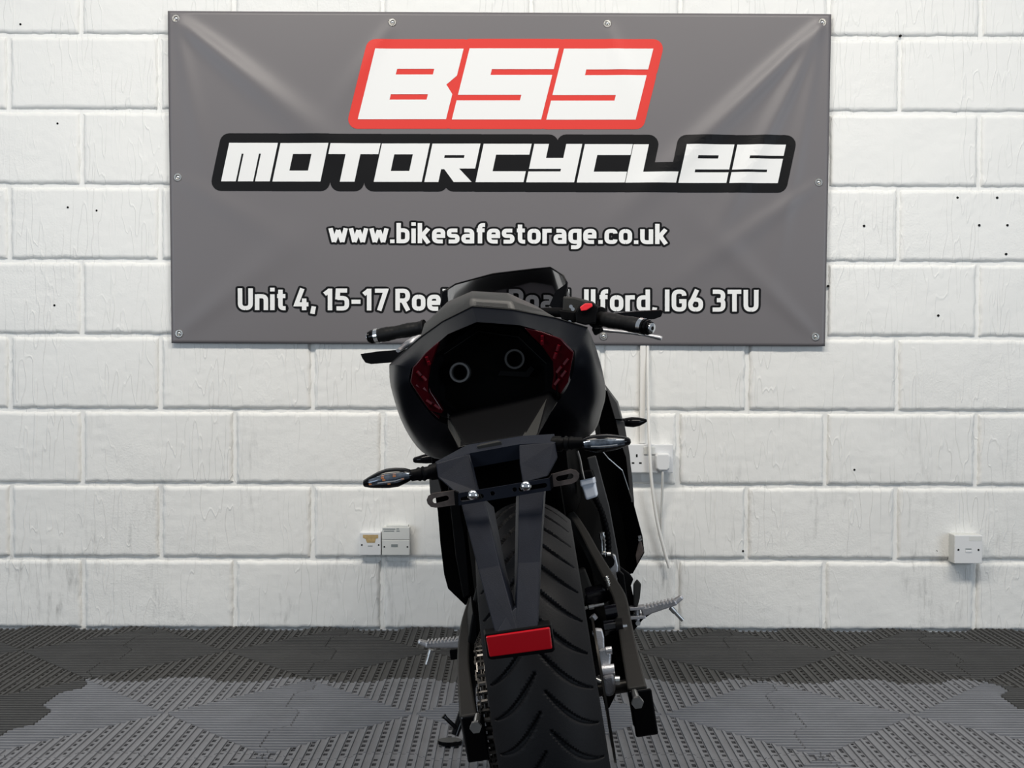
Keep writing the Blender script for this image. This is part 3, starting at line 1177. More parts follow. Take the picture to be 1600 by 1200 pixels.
# ---- swingarm
def arm(side, path, secs):
    pts = spline(path, 6)
    n = len(pts)
    rings = []
    for i, p in enumerate(pts):
        t = i / (n - 1) * (len(secs) - 1)
        k = min(int(t), len(secs) - 2)
        w = secs[k][0] + (secs[k + 1][0] - secs[k][0]) * (t - k)
        h = secs[k][1] + (secs[k + 1][1] - secs[k][1]) * (t - k)
        d = (pts[min(i + 1, n - 1)] - pts[max(i - 1, 0)]).normalized()
        s = Vector((1, 0, 0))
        u = s.cross(d).normalized()
        if u.z < 0:
            u = -u
        rings.append([p + s * (w / 2 * a) + u * (h / 2 * b) for a, b in ((-1, -1), (1, -1), (1, 1), (-1, 1))])
    return loft(rings)


XR, XL = 0.131, -0.112
bp('swingarm', arm(1, Ls([(1000, 1104, -.098), (987, 1040, .05), (977, 985, .17), (970, 950, .22), (952, 915, .27), (932, 878, .32), (911, 838, .37), (888, 806, .42), (852, 785, .46)]),
                         [(0.028, 0.06), (0.024, 0.06), (0.023, 0.055), (0.018, 0.05), (0.015, 0.04), (0.013, 0.03)]), M['arm'], None, 0.003)
bp('swingarm', arm(-1, Ls([(737, 1148, -.098), (729, 1066, .08), (733, 1005, .26), (745, 960, .46)]),
                        [(0.026, 0.062), (0.020, 0.066), (0.021, 0.07), (0.022, 0.07)]), M['arm'], None, 0.003)
bp('swingarm_bridge', bar((XL + 0.01, 0.44, 0.34), (XR - 0.04, 0.44, 0.38), 0.05, 0.06), M['arm'], None, 0.004)
bp('swingarm_beam', bar((XR - 0.012, 0.08, 0.295), (XR - 0.04, 0.50, 0.33), 0.022, 0.05), M['void'], None, 0.004)
for sgn, x in ((1, XR), (-1, XL)):
    ec = bp('axle_block', loft([[Vector((x + i * 0.0165, -0.110, 0.288 + j * 0.034)) for i, j in ((-1, -1), (1, -1), (1, 1), (-1, 1))],
                                [Vector((x + i * 0.0130, -0.060, 0.286 + j * 0.026)) for i, j in ((-1, -1), (1, -1), (1, 1), (-1, 1))]]), M['gloss'], None, 0.003)
    inx = x - sgn * 0.008
    bp('adjuster_bolt', join_data([tube([(inx, -0.104, 0.318), (inx, -0.150, 0.318)], 0.0046, 12), tube([(inx, -0.150, 0.318), (inx, -0.158, 0.318)], 0.0086, 6)]), M['steel'], ec)
# chain guard beside the left arm
bp('chain_guard', loft([Ls([(727, 1030), (748, 1026), (746, 962), (738, 958)], 0.16), Ls([(722, 1000), (744, 996), (742, 935), (735, 930)], 0.34)]), M['plastic'], None, 0.003)
bp('chain_guard', slab([(724, 1005), (733, 960), (744, 918), (748, 922), (742, 965), (735, 1010)], 0.30, 0.02), M['grey_plastic'], None, 0.002)

# ---- rear brake caliper on the right
cal = empty('brake_caliper')
cal.parent = bike
bp('caliper_bracket', join_data([slab([(925, 990), (931, 984), (941, 985), (944, 996), (945, 1020), (937, 1024), (930, 1000)], 0.03, 0.016)]), M['alu'], cal, 0.002)
bp('caliper_body', loft([Ls([(934, 1016), (950, 1012), (955, 1022), (954, 1040), (940, 1044)], -0.035), Ls([(936, 1014), (951, 1011), (955, 1020), (955, 1035), (941, 1038)], 0.02)]), M['alu'], cal, 0.003)
bp('caliper_boss', join_data([tube(Ls([(947, 1017, -0.03), (956, 1016, -0.03)]), 0.0062, 12), tube(Ls([(940, 1048, -0.04), (960, 1046, -0.04)]), 0.0085, 12)]), M['alu'], cal, 0, 40)
bp('caliper_piston_housing', loft([Ls([(941, 1058), (959, 1054), (962, 1070), (961, 1083), (953, 1090), (945, 1087)], -0.065), Ls([(940, 1050), (958, 1047), (960, 1060), (960, 1072), (952, 1078), (944, 1076)], 0.0)]), M['dark_alu'], cal, 0.004)
bp('pad_pin', join_data([tube(Ls([(930, 1062, -0.05), (938, 1066, -0.05)]), 0.0045, 10), tube(Ls([(961, 1063, -0.055), (968, 1063, -0.055)]), 0.0065, 10)]), M['steel'], cal, 0, 40)
bp('caliper_shield', slab([(942, 1090), (962, 1086), (952, 1106), (946, 1108)], -0.04, 0.012), M['void'], cal)

# ---- rear fender over the tyre
rg = []
for k in range(15):
    a = math.radians(62 + k * 6.5 - 30)
    rad = R0 + 0.052
    rg.append([Vector((x, math.cos(a) * rad + dz * math.cos(a), R0 + math.sin(a) * rad + dz * math.sin(a))) for x, dz in ((-0.066, -0.02), (-0.058, 0.0), (0.058, 0.0), (0.066, -0.02), (0.064, -0.023), (0.056, -0.004), (-0.056, -0.004), (-0.064, -0.023))])
bp('inner_fender', loft(rg[:7]), M['void'], None, 0, 40)

# ---- tail unit
A_ = [(745, 503, .000), (812, 508, .000), (860, 521, .010), (898, 549, .030), (897, 575, .035), (889, 600, .040), (879, 617, .045), (872, 626, .050), (850, 640, .055), (722, 668, .055), (690, 660, .050), (669, 642, .045), (641, 600, .040), (643, 575, .035), (665, 552, .025), (700, 522, .010)]
B_ = [(738, 479, .040), (800, 484, .040), (868, 497, .060), (918, 512, .090), (932, 546, .120), (946, 604, .150), (941, 640, .165), (922, 680, .175), (860, 700, .180), (730, 722, .180), (668, 712, .175), (632, 668, .165), (611, 606, .150), (608, 571, .120), (656, 528, .090), (692, 502, .060)]
MID = []
bulge = {4: (10, -2, .045), 5: (12, 2, .045), 6: (12, 7, .05), 7: (8, 9, .05), 10: (-8, 9, .05), 11: (-13, 6, .05), 12: (-8, 6, .045), 13: (-6, -3, .04)}
for i, (a, b) in enumerate(zip(A_, B_)):
    dx, dy, dl = bulge.get(i, (0, 0, 0))
    MID.append(((a[0] + b[0]) / 2 + dx, (a[1] + b[1]) / 2 + dy, (a[2] + b[2]) / 2 - dl * 0.4))
ra, rm, rb = Ls(A_), Ls(MID), Ls(B_)
cb = sum(rb, Vector()) / len(rb)
cb.x = 0


def fwd(ring, ly, sx, sz, dz=0.0):
    return [Vector((p.x * sx, ly + (p.y - 0.12) * 0.5, cb.z + dz + (p.z - cb.z) * sz)) for p in ring]


rc = fwd(rb, 0.34, 0.93, 0.90, 0.0)
rd = fwd(rb, 0.56, 0.72, 0.62, -0.01)
SHARP = {0, 1, 2, 3, 8, 9, 13, 14, 15}


def dense(ring, n=5):
    out = []
    m_ = len(ring)
    for i in range(m_):
        p1, p2 = ring[i], ring[(i + 1) % m_]
        p0 = ring[i - 1] if i not in SHARP else p1 + (p1 - p2) * 0.3
        p3 = ring[(i + 2) % m_] if (i + 1) % m_ not in SHARP else p2 + (p2 - p1) * 0.3
        if i in SHARP and (i + 1) % m_ in SHARP:
            out += [p1.lerp(p2, k / n) for k in range(n)]
        else:
            for k in range(n):
                t = k / n
                out.append(0.5 * ((2 * p1) + (p2 - p0) * t + (2 * p0 - 5 * p1 + 4 * p2 - p3) * t * t + (3 * p1 - p0 - 3 * p2 + p3) * t ** 3))
    return out


def across(rings, n=5):
    cols = [spline([r[i] for r in rings], n) for i in range(len(rings[0]))]
    return [[c[k] for c in cols] for k in range(len(cols[0]))]


seg1 = across([dense(ra), dense(rm), dense(rb)])
seg2 = across([dense(rb), dense(rc), dense(rd)], 4)
bp('tail_cowl', loft(seg1 + seg2[1:], True, False), M['satin'], None, 0, 28)
bp('cowl_highlight', tube(Ls([(609, 570, .121), (656, 527.5, .089), (692, 501.5, .059), (738, 478.5, .039), (800, 483.5, .039), (868, 496.5, .059), (918, 511.5, .089)]), 0.0009, 6), M['grey_plastic'], None)  # thin grey line drawn as the highlight along the cowl's upper edge
# recess panel with the twin exhaust outlets
REC = [(747, 518), (810, 527), (853, 568), (857, 610), (842, 628), (725, 658), (690, 625), (688, 556)]
rr0 = Ls([(745, 507), (812, 512), (868, 560), (872, 622), (850, 638), (722, 665), (668, 640), (672, 560)], 0.030)
rr1 = Ls(REC, 0.075)
rr2 = Ls([(748, 524), (808, 532), (849, 570), (852, 607), (839, 624), (727, 652), (695, 622), (693, 559)], 0.082)
bp('exhaust_surround', loft([rr0, rr1, rr2], True, False), M['plastic'], None, 0.001)
rr3 = [p + Vector((0, 0.004, 0)) for p in rr2]
bp('exhaust_panel', loft([rr2, rr3]), M['void'], None)
bp('panel_edge', tube(Ls([(694, 553, .073), (747, 517.5, .073), (810, 526.5, .073), (854, 568, .073)]), 0.0007, 6), M['grey_plastic'], None)
for px, py, r, dpt, mm in ((718, 582, 0.0168, 0.055, 'pipe'), (804, 561, 0.0168, 0.066, 'pipe_dark')):
    c = L(px, py, dpt)
    cs = [(math.cos(2 * math.pi * k / 28), math.sin(2 * math.pi * k / 28)) for k in range(28)]
    rings = [[(c.x + a * q, c.y + y, c.z + b * q) for a, b in cs] for q, y in ((r, 0.05), (r, 0.002), (r - 0.0012, 0.0), (r - 0.0042, 0.0), (r - 0.0056, 0.002), (r - 0.0056, 0.05))]
    ep = bp('exhaust_tip', loft(rings, True, False), M[mm], None, 0, 50)
    bp('exhaust_bore', tube([(c.x, c.y + 0.02, c.z), (c.x, c.y + 0.05, c.z)], r - 0.0044, 24), M['void'], ep)
bp('panel_ledge', slab([(778, 587), (826, 590), (836, 577), (830, 571), (822, 581), (782, 579)], 0.068, 0.012), M['plastic'], None, 0.001)
# tail lamps
lampR = [(818, 511), (847, 518), (877, 529), (897, 550), (893, 569), (888, 597), (876, 616), (862, 606), (865, 587), (864, 565), (847, 541), (831, 525)]
lampL = [(686, 533), (664, 552), (645, 574), (641, 597), (655, 619), (670, 640), (686, 655), (693, 641), (673, 612), (669, 597), (672, 572), (679, 552)]
dl = [.004, .006, .012, .022, .026, .030, .036, .040, .036, .030, .020, .008]
for nm, lm in (('right', lampR), ('left', lampL)):
    a = [L(p[0], p[1], d - 0.001) for p, d in zip(lm, dl)]
    b = [p + Vector((0, 0.03, 0)) for p in a]
    tl = bp('tail_light', loft([a, b]), M['tail_red'], None, 0.002, 30, label='dark red tail light lens')
    n = len(lm)
    inner = lm[n // 2 + 1:][::-1]
    outer = lm[:n // 2 - 1]
    for k in range(1, 5):
        o_, i_ = Vector(outer[k]), Vector(inner[min(k, len(inner) - 1)])
        for t in (0.28, 0.62):
            q0 = o_.lerp(i_, t)
            q1 = o_.lerp(i_, t + 0.22)
            d = dl[k + 0] + 0.004
            bp('lamp_rib', bar(L(q0.x, q0.y, d - 0.004), L(q1.x, q1.y + 1, d - 0.001), 0.004, 0.0035), M['tail_led'], tl)
# seat pad on top of the tail
s0 = Ls([(657, 527, .12), (690, 503, .085), (738, 477, .055), (800, 482, .055), (868, 496, .085), (880, 502, .12)])
s1 = Ls([(663, 506, .13), (694, 483, .10), (738, 466, .060), (798, 470, .060), (852, 487, .095), (872, 499, .12)])
s2 = Ls([(672, 499, .17), (700, 471, .13), (737, 455, .085), (792, 458, .085), (838, 479, .13), (862, 494, .17)])
s3 = [Vector((p.x * 1.0, p.y + 0.10, p.z + 0.006)) for p in s2]
s4 = [Vector((p.x * 0.92, p.y + 0.30, p.z - 0.02)) for p in s2]
s5 = [Vector((p.x * 0.9, p.y + 0.34, p.z - 0.09)) for p in s2]
s6 = [Vector((p.x * 0.8, p.y + 0.60, p.z - 0.13)) for p in s2]
V, Fc = loft([s0, s1, s2, s3, s4, s5, s6], False, False)
bp('seat', (V, Fc), M['seat'], None, 0.006, 30, 3)
hump = loft([[Vector((p.x, p.y + 0.02, p.z - 0.012)) for p in s0], [Vector((p.x, p.y, p.z - 0.014)) for p in s4]], False, False)
bp('seat_base', hump, M['plastic'], None)
# fuel tank ahead of the seat
def sec(y, w, z0, z1, n=14, e=2.6):
    out = []
    for k in range(n):
        a = 2 * math.pi * k / n
        c, s = math.cos(a), math.sin(a)
        out.append(Vector((w * math.copysign(abs(c) ** (2 / e), c), y, (z0 + z1) / 2 + (z1 - z0) / 2 * math.copysign(abs(s) ** (2 / e), s))))
    return out


bp('fuel_tank', loft([sec(.55, .06, .66, .78), sec(.60, .10, .64, .83), sec(.72, .135, .62, .885), sec(.86, .135, .64, .895), sec(.96, .09, .68, .86)]), M['satin'], None, 0, 40)

# ---- plate hanger
neck = loft([Ls([(700, 648), (860, 610), (872, 626), (703, 668)], 0.045), Ls([(727, 694), (818, 680), (842, 680), (716, 700)], -0.155)])
bp('hanger_neck', neck, M['plastic'], None, 0.002)
bp('hanger_neck_edge', loft([Ls([(699, 645, .040), (704, 650, .036), (729, 696, -.160), (717, 699, -.155), (700, 668, .02)]), Ls([(699, 645, .050), (704, 650, .046), (729, 696, -.150), (717, 699, -.145), (700, 668, .03)])]), M['grey_plastic'], None)
bp('hanger_neck_edge', loft([Ls([(857, 613, .040), (871, 629, .036), (837, 681, -.160), (816, 682, -.160)]), Ls([(857, 613, .050), (871, 629, .046), (837, 681, -.15), (816, 682, -.15)])]), M['grey_plastic'], None)
hang = empty('plate_hanger')
hang.parent = bike
top = [(680, 722), (730, 695), (816, 681), (866, 678)]
lo = [(682, 728), (735, 708), (812, 694), (868, 692)]
Vt = Ls(top, -0.175)
Vl = Ls(lo, -0.205)
bp('hanger_top', loft([Vt, Vl, [p + Vector((0, 0.004, -0.02)) for p in Vl], [p + Vector((0, 0.01, -0.02)) for p in Vt]], False, False), M['char'], hang)
bp('hanger_ridge', loft([Ls([(744, 697), (783, 689), (787, 702), (752, 710)], -0.196), Ls([(750, 694), (778, 688), (783, 698), (755, 704)], -0.18)]), M['grey_plastic'], hang, 0.001)
pl_ = Ls([(681, 724, -.205), (734, 709, -.205), (738, 730, -.222), (747, 768, -.236), (714, 772, -.236), (684, 746, -.215)])
bp('hanger_cheek', loft([pl_, [p + Vector((0, 0.022, 0)) for p in pl_]]), M['char'], hang, 0.0015)
pr_ = Ls([(811, 695, -.205), (867, 691, -.205), (871, 716, -.215), (856, 744, -.232), (817, 755, -.238), (812, 725, -.222)])
bp('hanger_cheek', loft([pr_, [p + Vector((0, 0.022, 0)) for p in pr_]]), M['char'], hang, 0.0015)
bp('hanger_arch', loft([Ls([(733, 709), (812, 694), (813, 714), (800, 704), (778, 704), (750, 716), (738, 728)], -0.200), Ls([(733, 709), (812, 694), (813, 714), (800, 704), (778, 704), (750, 716), (738, 728)], -0.17)]), M['plastic'], hang)
bp('hanger_core', slab([(736, 725), (778, 702), (812, 712), (816, 752), (747, 768)], -0.165, 0.03), M['void'], hang)
# the two legs of the V
lg1 = [Ls([(719, 782), (756, 780), (769, 790), (733, 798)], -.222), Ls([(748, 892), (780, 886), (788, 890), (756, 900)], -.285), Ls([(772, 984), (806, 975), (809, 960), (775, 980)], -.335)]
f0 = Ls([(719, 782, -.236), (756, 778, -.236), (772, 792, -.212), (735, 800, -.212)])
f1 = Ls([(747, 890, -.290), (781, 884, -.290), (790, 886, -.262), (756, 900, -.262)])
f2 = Ls([(775, 994, -.346), (809, 986, -.346), (810, 966, -.312), (778, 986, -.312)])
bp('hanger_leg', loft([f0, f1, f2]), M['char'], hang, 0.0012)
g0 = Ls([(811, 768, -.236), (850, 764, -.236), (853, 766, -.210), (806, 776, -.210)])
g1 = Ls([(809, 880, -.290), (843, 878, -.290), (846, 880, -.262), (804, 888, -.262)])
g2 = Ls([(806, 988, -.346), (840, 982, -.346), (842, 968, -.312), (803, 978, -.312)])
bp('hanger_leg', loft([g0, g1, g2]), M['char'], hang, 0.0012)
bp('hanger_foot', slab([(775, 990, -.3465), (790, 964, -.333), (805, 950, -.326), (812, 950, -.326), (838, 964, -.333), (841, 982, -.3445), (806, 988, -.3465)], None, 0.022), M['char'], hang, 0.001)
# slotted bracket
def cpx(cx, cy, r, n=14):
    return circle(cx, cy, r, n)


link('bracket_tab', plate_px([(710, 766), (712, 789), (681, 793.5), (673, 792), (668, 787), (666.5, 781), (669, 775), (675, 771)], [slot((680, 782.5), (697, 778.5), 4.2)], -.250, 0.003), M['rusty'], hang)
link('bracket_tab', plate_px([(861, 741), (864, 761), (893, 756), (901, 752), (905, 746), (905, 740), (900, 735), (892, 733)], [slot((873, 748), (892, 744), 4.2)], -.250, 0.003), M['rusty'], hang)
link('bracket_bar', plate_px([(715, 771), (859, 747), (861, 766), (716, 790)], [slot((723, 780.5), (752, 775.5), 3.8), slot((814, 764.5), (851, 758.5), 3.8), cpx(769.5, 771, 3.6), cpx(804, 765, 3.6)], -.258, 0.004), M['char'], hang)
bp('bracket_step', slab([(709, 767), (716, 770), (717, 790), (711, 789)], -.258, 0.012), M['plastic'], hang)
bp('bracket_step', slab([(858, 747), (863, 741), (865, 761), (860, 766)], -.258, 0.012), M['plastic'], hang)
for px, py in ((739, 774), (821.5, 760)):
    c = L(px, py, -.258)
    cs = [(math.cos(2 * math.pi * k / 20), math.sin(2 * math.pi * k / 20)) for k in range(20)]
    bp('bracket_bolt', loft([[(c.x + a * q, c.y + y, c.z + b * q) for a, b in cs] for q, y in ((.0002, -.0058), (.0035, -.0055), (.0062, -.0035), (.0070, -.0008), (.0070, .0)) ]), M['chrome'], hang, 0, 40)
# reflector
ref = empty('reflector')
ref.parent = bike
bp('reflector_housing', loft([Ls([(757, 991), (861, 976), (867, 1014), (864, 1019), (768, 1031), (762, 1028)], -.350), Ls([(755, 983), (858, 968), (862, 972), (868, 1016), (766, 1031), (760, 1026)], -.322)]), M['plastic'], ref, 0.0018)
bp('reflector_lens', slab([(759, 995), (859, 980.5), (863, 1014), (765, 1027)], -.3535, 0.006), M['red'], ref, 0.0015)
bp('reflector_back', slab([(772, 984), (840, 970), (850, 1000), (775, 1012)], -.325, 0.02), M['char'], ref)

# ---- turn signals
def signal(name, ax, prof, ly, stalk, lens_rng, n=18):
    """ax: +1 right, -1 left; prof: list of (px x, top y, bottom y, depth radius)"""
    root = empty(name)
    root.parent = bike
    rings = []
    for x, t, b, dp in prof:
        p, q = L(x, t, ly), L(x, b, ly)
        c = (p + q) / 2
        h = (p - q).length / 2
        rings.append([Vector((c.x, c.y + math.sin(2 * math.pi * k / n) * dp, c.z + math.cos(2 * math.pi * k / n) * h)) for k in range(n)])
    bp('signal_housing', loft(rings), M['gloss'], root, 0, 45)
    if lens_rng:
        a, b = lens_rng
        lr = []
        for i, (x, t, bt, dp) in enumerate(prof):
            if not (a <= x <= b):
                continue
            sh = 0.80
            m_ = (t + bt) / 2
            p, q = L(x, m_ - (m_ - t) * sh, ly), L(x, m_ + (bt - m_) * sh, ly)
            c = (p + q) / 2
            h = (p - q).length / 2
            lr.append([Vector((c.x, c.y - 0.0012 - dp * math.cos(w * 1.25), c.z + math.sin(w * 1.25) * h)) for w in [-1 + 2 * k / 8 for k in range(9)]])
        if ax < 0:
            lr = lr[::-1]
        V, Fc = loft(lr, False, False)
        bp('signal_lens', (V, Fc), M['lens'], root, 0, 60)
        if ax < 0:
            for f, j in ((0.30, 3), (0.42, 5), (0.52, 2), (0.60, 5), (0.72, 4), (0.80, 3)):
                i = min(int(f * (len(lr) - 1)), len(lr) - 2)
                c = Vector(lr[i][j]).lerp(Vector(lr[i + 1][j]), (f * 7.3) % 1)
                bp('signal_led', box(c.x - 0.0020, c.x + 0.0020, c.y - 0.0006, c.y + 0.002, c.z - 0.0011, c.z + 0.0011), M['amber'], root)
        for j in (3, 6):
            bp('lens_highlight', tube([r_[j] for r_ in lr[1:-1]], 0.0009, 6), M['chrome'], root)  # thin bright bars drawn as highlights on the lens
    if stalk:
        pts, rad = stalk
        bp('signal_stalk', tube([L(*p) for p in pts], rad, 14), M['plastic'], root, 0, 40)
    return root


signal('rear_turn_signal', 1, [(907, 688, 699, .006), (912, 684, 704, .012), (922, 680.5, 706, .015), (935, 678.5, 707, .016), (950, 678, 705.5, .016), (963, 679, 702.5, .014), (975, 681, 698, .011), (983, 683.5, 695, .007), (985.5, 686, 692, .003)],
       -.20, ([(866, 694, -.19), (876, 693.5, -.195), (878, 693.5, -.195), (883, 693, -.195), (885, 693, -.197), (889, 692.5, -.197), (893, 692.5, -.198), (897, 692, -.2), (910, 692, -.2)], [.011, .0105, .0085, .0085, .0105, .008, .0095, .0078, .0078]), (908, 976))
signal('rear_turn_signal', -1, [(567.5, 753, 759, .003), (569, 750, 761, .006), (578, 744.5, 762.5, .010), (592, 737, 763, .014), (606, 732, 762.8, .016), (620, 730.5, 761, .016), (633, 731, 755, .015), (641, 733, 750.5, .012), (646, 736, 748, .008)],
       -.20, ([(684, 736, -.19), (673, 738, -.195), (670, 738.5, -.195), (665, 739.5, -.196), (662, 740, -.197), (658, 740.5, -.197), (655, 741, -.198), (651, 741.5, -.2), (642, 743, -.2)], [.0115, .0110, .0088, .0088, .0105, .0085, .0098, .008, .008]), (572, 644))
signal('front_turn_signal', 1, [(972, 656, 664, .01), (978, 653, 667, .015), (988, 651.5, 668, .016), (998, 652, 666, .014), (1006, 653.5, 662, .009), (1010.5, 655, 659, .004)], 1.02, ([(962, 661, 1.0), (978, 660, 1.02)], [.011, .010]), None)
signal('front_turn_signal', -1, [(645.5, 717, 722, .004), (648, 714.5, 723.5, .008), (656, 712, 724, .013), (666, 709, 724.5, .015), (676, 708, 724, .012)], 1.02, ([(672, 716, 1.02), (690, 713, 1.0)], [.010, .011]), None)

# ---- windscreen and front fairing
scr = []
for ly, pts in ((1.02, [(689, 476), (692, 456), (712, 444), (770, 428), (828, 421), (860, 418), (880, 431), (886, 442), (884, 462)]),
                (1.22, [(688, 520), (690, 505), (712, 497), (770, 488), (830, 486), (868, 484), (890, 490), (898, 500), (897, 515)])):
    n = len(pts)
    scr.append([L(x, y, ly + 0.05 * (1 - ((i - (n - 1) / 2) / ((n - 1) / 2)) ** 2)) for i, (x, y) in enumerate(pts)])
mid_ = [(a + b) / 2 + Vector((0, 0.02, 0.006)) for a, b in zip(scr[0], scr[1])]
V, Fc = loft([scr[0], mid_, scr[1]], False, False)
bp('windscreen', (V, Fc), M['screen'], None, 0, 60, label='dark smoked windscreen')
bp('screen_edge', tube(scr[0], 0.0022, 8), M['gloss'], None, 0, 50)
bp('screen_edge', loft([Ls([(688, 478), (691, 457), (699, 452), (700, 470), (696, 500)], 1.03), Ls([(688, 500), (691, 470), (699, 462), (702, 480), (698, 515)], 1.12)]), M['gloss'], None)
bp('screen_edge', loft([Ls([(886, 442), (884, 462), (896, 485), (880, 490), (858, 478), (868, 455)], 1.03), Ls([(884, 452), (884, 470), (892, 492), (878, 497), (860, 486), (868, 465)], 1.12)]), M['gloss'], None)
cz = 0.80
bp('nose_fairing', loft([sec(1.14, .16, .60, .90), sec(1.26, .17, .56, .90), sec(1.40, .13, .56, .82), sec(1.52, .07, .60, .74), sec(1.56, .03, .63, .70)]), M['satin'], None, 0, 40)
bp('instrument_cowl', loft([sec(.98, .09, .80, .88), sec(1.08, .13, .80, .93), sec(1.16, .13, .78, .93)]), M['plastic'], None, 0, 40)


def fairing(name, sil, inner, ly0, ly1, sx):
    a = Ls(inner, ly0 + 0.03)
    b = Ls(sil, ly0)
    c = [Vector((p.x * 1.04, (ly0 + ly1) / 2, p.z * 1.0 + 0.01)) for p in b]
    d = [Vector((p.x * sx, ly1, p.z * 0.92 + 0.07)) for p in b]
    return bp(name, loft([a, b, c, d], False, False), M['gloss'], None, 0.0015, 30)


fairing('fairing', [(944, 606), (963, 630), (975, 662), (984, 715), (988, 745), (991, 790), (1004, 838), (1007, 864), (989, 896)],
        [(930, 640), (936, 660), (940, 690), (945, 720), (950, 755), (955, 790), (962, 830), (970, 862), (976, 898)], .62, 1.15, .80)
fairing('fairing', [(668, 690), (674, 712), (676, 740), (680, 775), (684, 800), (688, 850), (694, 898), (700, 920), (727, 946)],
        [(712, 700), (712, 720), (712, 740), (712, 775), (711, 795), (712, 830), (716, 868), (722, 895), (732, 930)], .62, 1.15, .80)
# grey strip of the right fairing
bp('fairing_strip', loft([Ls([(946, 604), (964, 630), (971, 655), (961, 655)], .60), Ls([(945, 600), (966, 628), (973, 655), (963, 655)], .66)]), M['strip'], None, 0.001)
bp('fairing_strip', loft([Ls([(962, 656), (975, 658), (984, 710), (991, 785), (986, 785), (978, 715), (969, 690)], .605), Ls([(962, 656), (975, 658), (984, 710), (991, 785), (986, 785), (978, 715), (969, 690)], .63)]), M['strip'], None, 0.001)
bp('fairing_seam', tube(Ls([(937, 700, .56), (950, 716, .56), (972, 735, .57), (982, 765, .58), (987, 780, .60)]), 0.0016, 6), M['steel'], None)
bp('fairing_trim', loft([Ls([(1000, 838), (1006, 862), (995, 882), (993, 868)], .605), Ls([(1000, 838), (1006, 862), (995, 882), (993, 868)], .63)]), M['rusty'], None, 0.001)
bp('fairing_clip', join_data([slab([(997, 838), (1002, 837), (1002, 841), (998, 842)], .598, .01), slab([(997, 843), (1003, 842), (1003, 844), (998, 846)], .598, .01)]), M['steel'], None)
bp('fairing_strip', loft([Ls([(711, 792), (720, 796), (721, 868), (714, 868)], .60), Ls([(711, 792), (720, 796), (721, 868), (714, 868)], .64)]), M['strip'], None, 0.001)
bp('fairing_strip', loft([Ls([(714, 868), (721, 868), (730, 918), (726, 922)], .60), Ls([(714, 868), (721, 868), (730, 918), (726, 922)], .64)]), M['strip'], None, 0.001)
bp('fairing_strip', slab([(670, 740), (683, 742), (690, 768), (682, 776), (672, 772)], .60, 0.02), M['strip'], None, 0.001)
# footrest hanger plates
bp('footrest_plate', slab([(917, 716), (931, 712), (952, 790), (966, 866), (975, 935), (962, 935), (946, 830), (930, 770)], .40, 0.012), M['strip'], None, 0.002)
bp('footrest_plate', slab([(700, 760), (716, 765), (728, 860), (734, 930), (724, 935), (712, 870)], .44, 0.012), M['plastic'], None, 0.002)
# dark bulk: engine, shock, airbox, and black fillers for the shaded gaps
bp('engine', loft([sec(.44, .10, .22, .46, e=5), sec(.50, .135, .18, .55, e=5), sec(.80, .14, .18, .62, e=5), sec(.98, .10, .22, .60, e=5)]), M['void'], None, 0, 40)
bp('airbox', loft([sec(.26, .085, .58, .74, e=5), sec(.42, .10, .50, .76, e=5), sec(.72, .12, .48, .76, e=5)]), M['void'], None, 0, 40)
bp('shock_absorber', tube([(0.0, 0.44, 0.36), (0.0, 0.38, 0.62)], [0.03, 0.03], 14), M['void'], None, 0, 40)
bp('dark_filler', slab([(905, 700), (950, 690), (972, 780), (990, 850), (984, 905), (986, 960), (975, 985), (950, 960), (915, 870), (900, 790)], .64, .05), M['void'], None)  # black filler sheet, painted shade behind the right side parts
bp('dark_filler', slab([(690, 700), (725, 700), (740, 800), (745, 900), (745, 945), (726, 945), (712, 920), (694, 820)], .66, .06), M['void'], None)  # black filler sheet, painted shade behind the left side parts
bp('wiring', tube(spline(Ls([(902, 704, .2), (906, 718, .22), (909, 735, .25), (912, 748, .3)]), 5), 0.0022, 6), M['steel'], None, 0, 50)

# ---- rear brake reservoir, hose and rear-set parts on the right
res = empty('brake_reservoir')
res.parent = bike
bp('reservoir_cup', loft([Ls([(906, 753), (928, 748), (934, 776), (915, 782)], .37), Ls([(908, 752), (930, 747), (935, 774), (917, 780)], .40)]), M['milky'], res, 0.004, None, 3)
bp('reservoir_band', loft([Ls([(905, 750), (928, 745), (930, 756), (907, 761)], .367), Ls([(907, 749), (930, 744), (932, 755), (909, 760)], .403)]), M['milky'], res, 0.003)
bp('reservoir_cap', loft([Ls([(902, 738), (924, 734), (928, 746), (906, 751)], .365), Ls([(904, 737), (926, 733), (930, 745), (908, 750)], .405)]), M['plastic'], res, 0.003)
hp_ = spline(Ls([(930, 778, .385), (938, 795, .39), (945, 815, .395), (950, 840, .40), (951, 862, .40), (950, 872, .40)]), 14)
bp('brake_hose', tube(hp_, [0.0058 if (i // 2) % 2 else 0.0048 for i in range(len(hp_))], 12), M['plastic'], None, 0, 30)
bp('master_cylinder', tube(Ls([(940, 832, .43), (942, 842, .43), (942.5, 843, .43), (943, 862, .43), (944, 870, .43)]), [.005, .0065, .0052, .0050, .006], 12), M['steel'], None, 0, 40)
bp('hose_clamp', join_data([tube(Ls([(940, 866, .425), (945, 866, .425)]), .006, 10), tube(Ls([(948, 867, .395), (954, 867, .395)]), .0065, 10)]), M['nickel'], None, 0, 40)
bp('rearset_bracket', slab([(957, 866), (962, 868), (966, 885), (964, 912), (956, 906), (949, 893), (956, 884)], .36, .012), M['alu'], None, 0.002)
bp('rearset_boss', tube(Ls([(951, 878, .35), (951, 878, .44)]), 0.011, 16), M['plastic'], None, 0, 40)
bp('brake_pedal_arm', slab([(963, 896), (969, 893), (975, 898), (979, 925), (981, 946), (975, 940), (968, 920)], .34, .014), M['plastic'], None, 0.002)
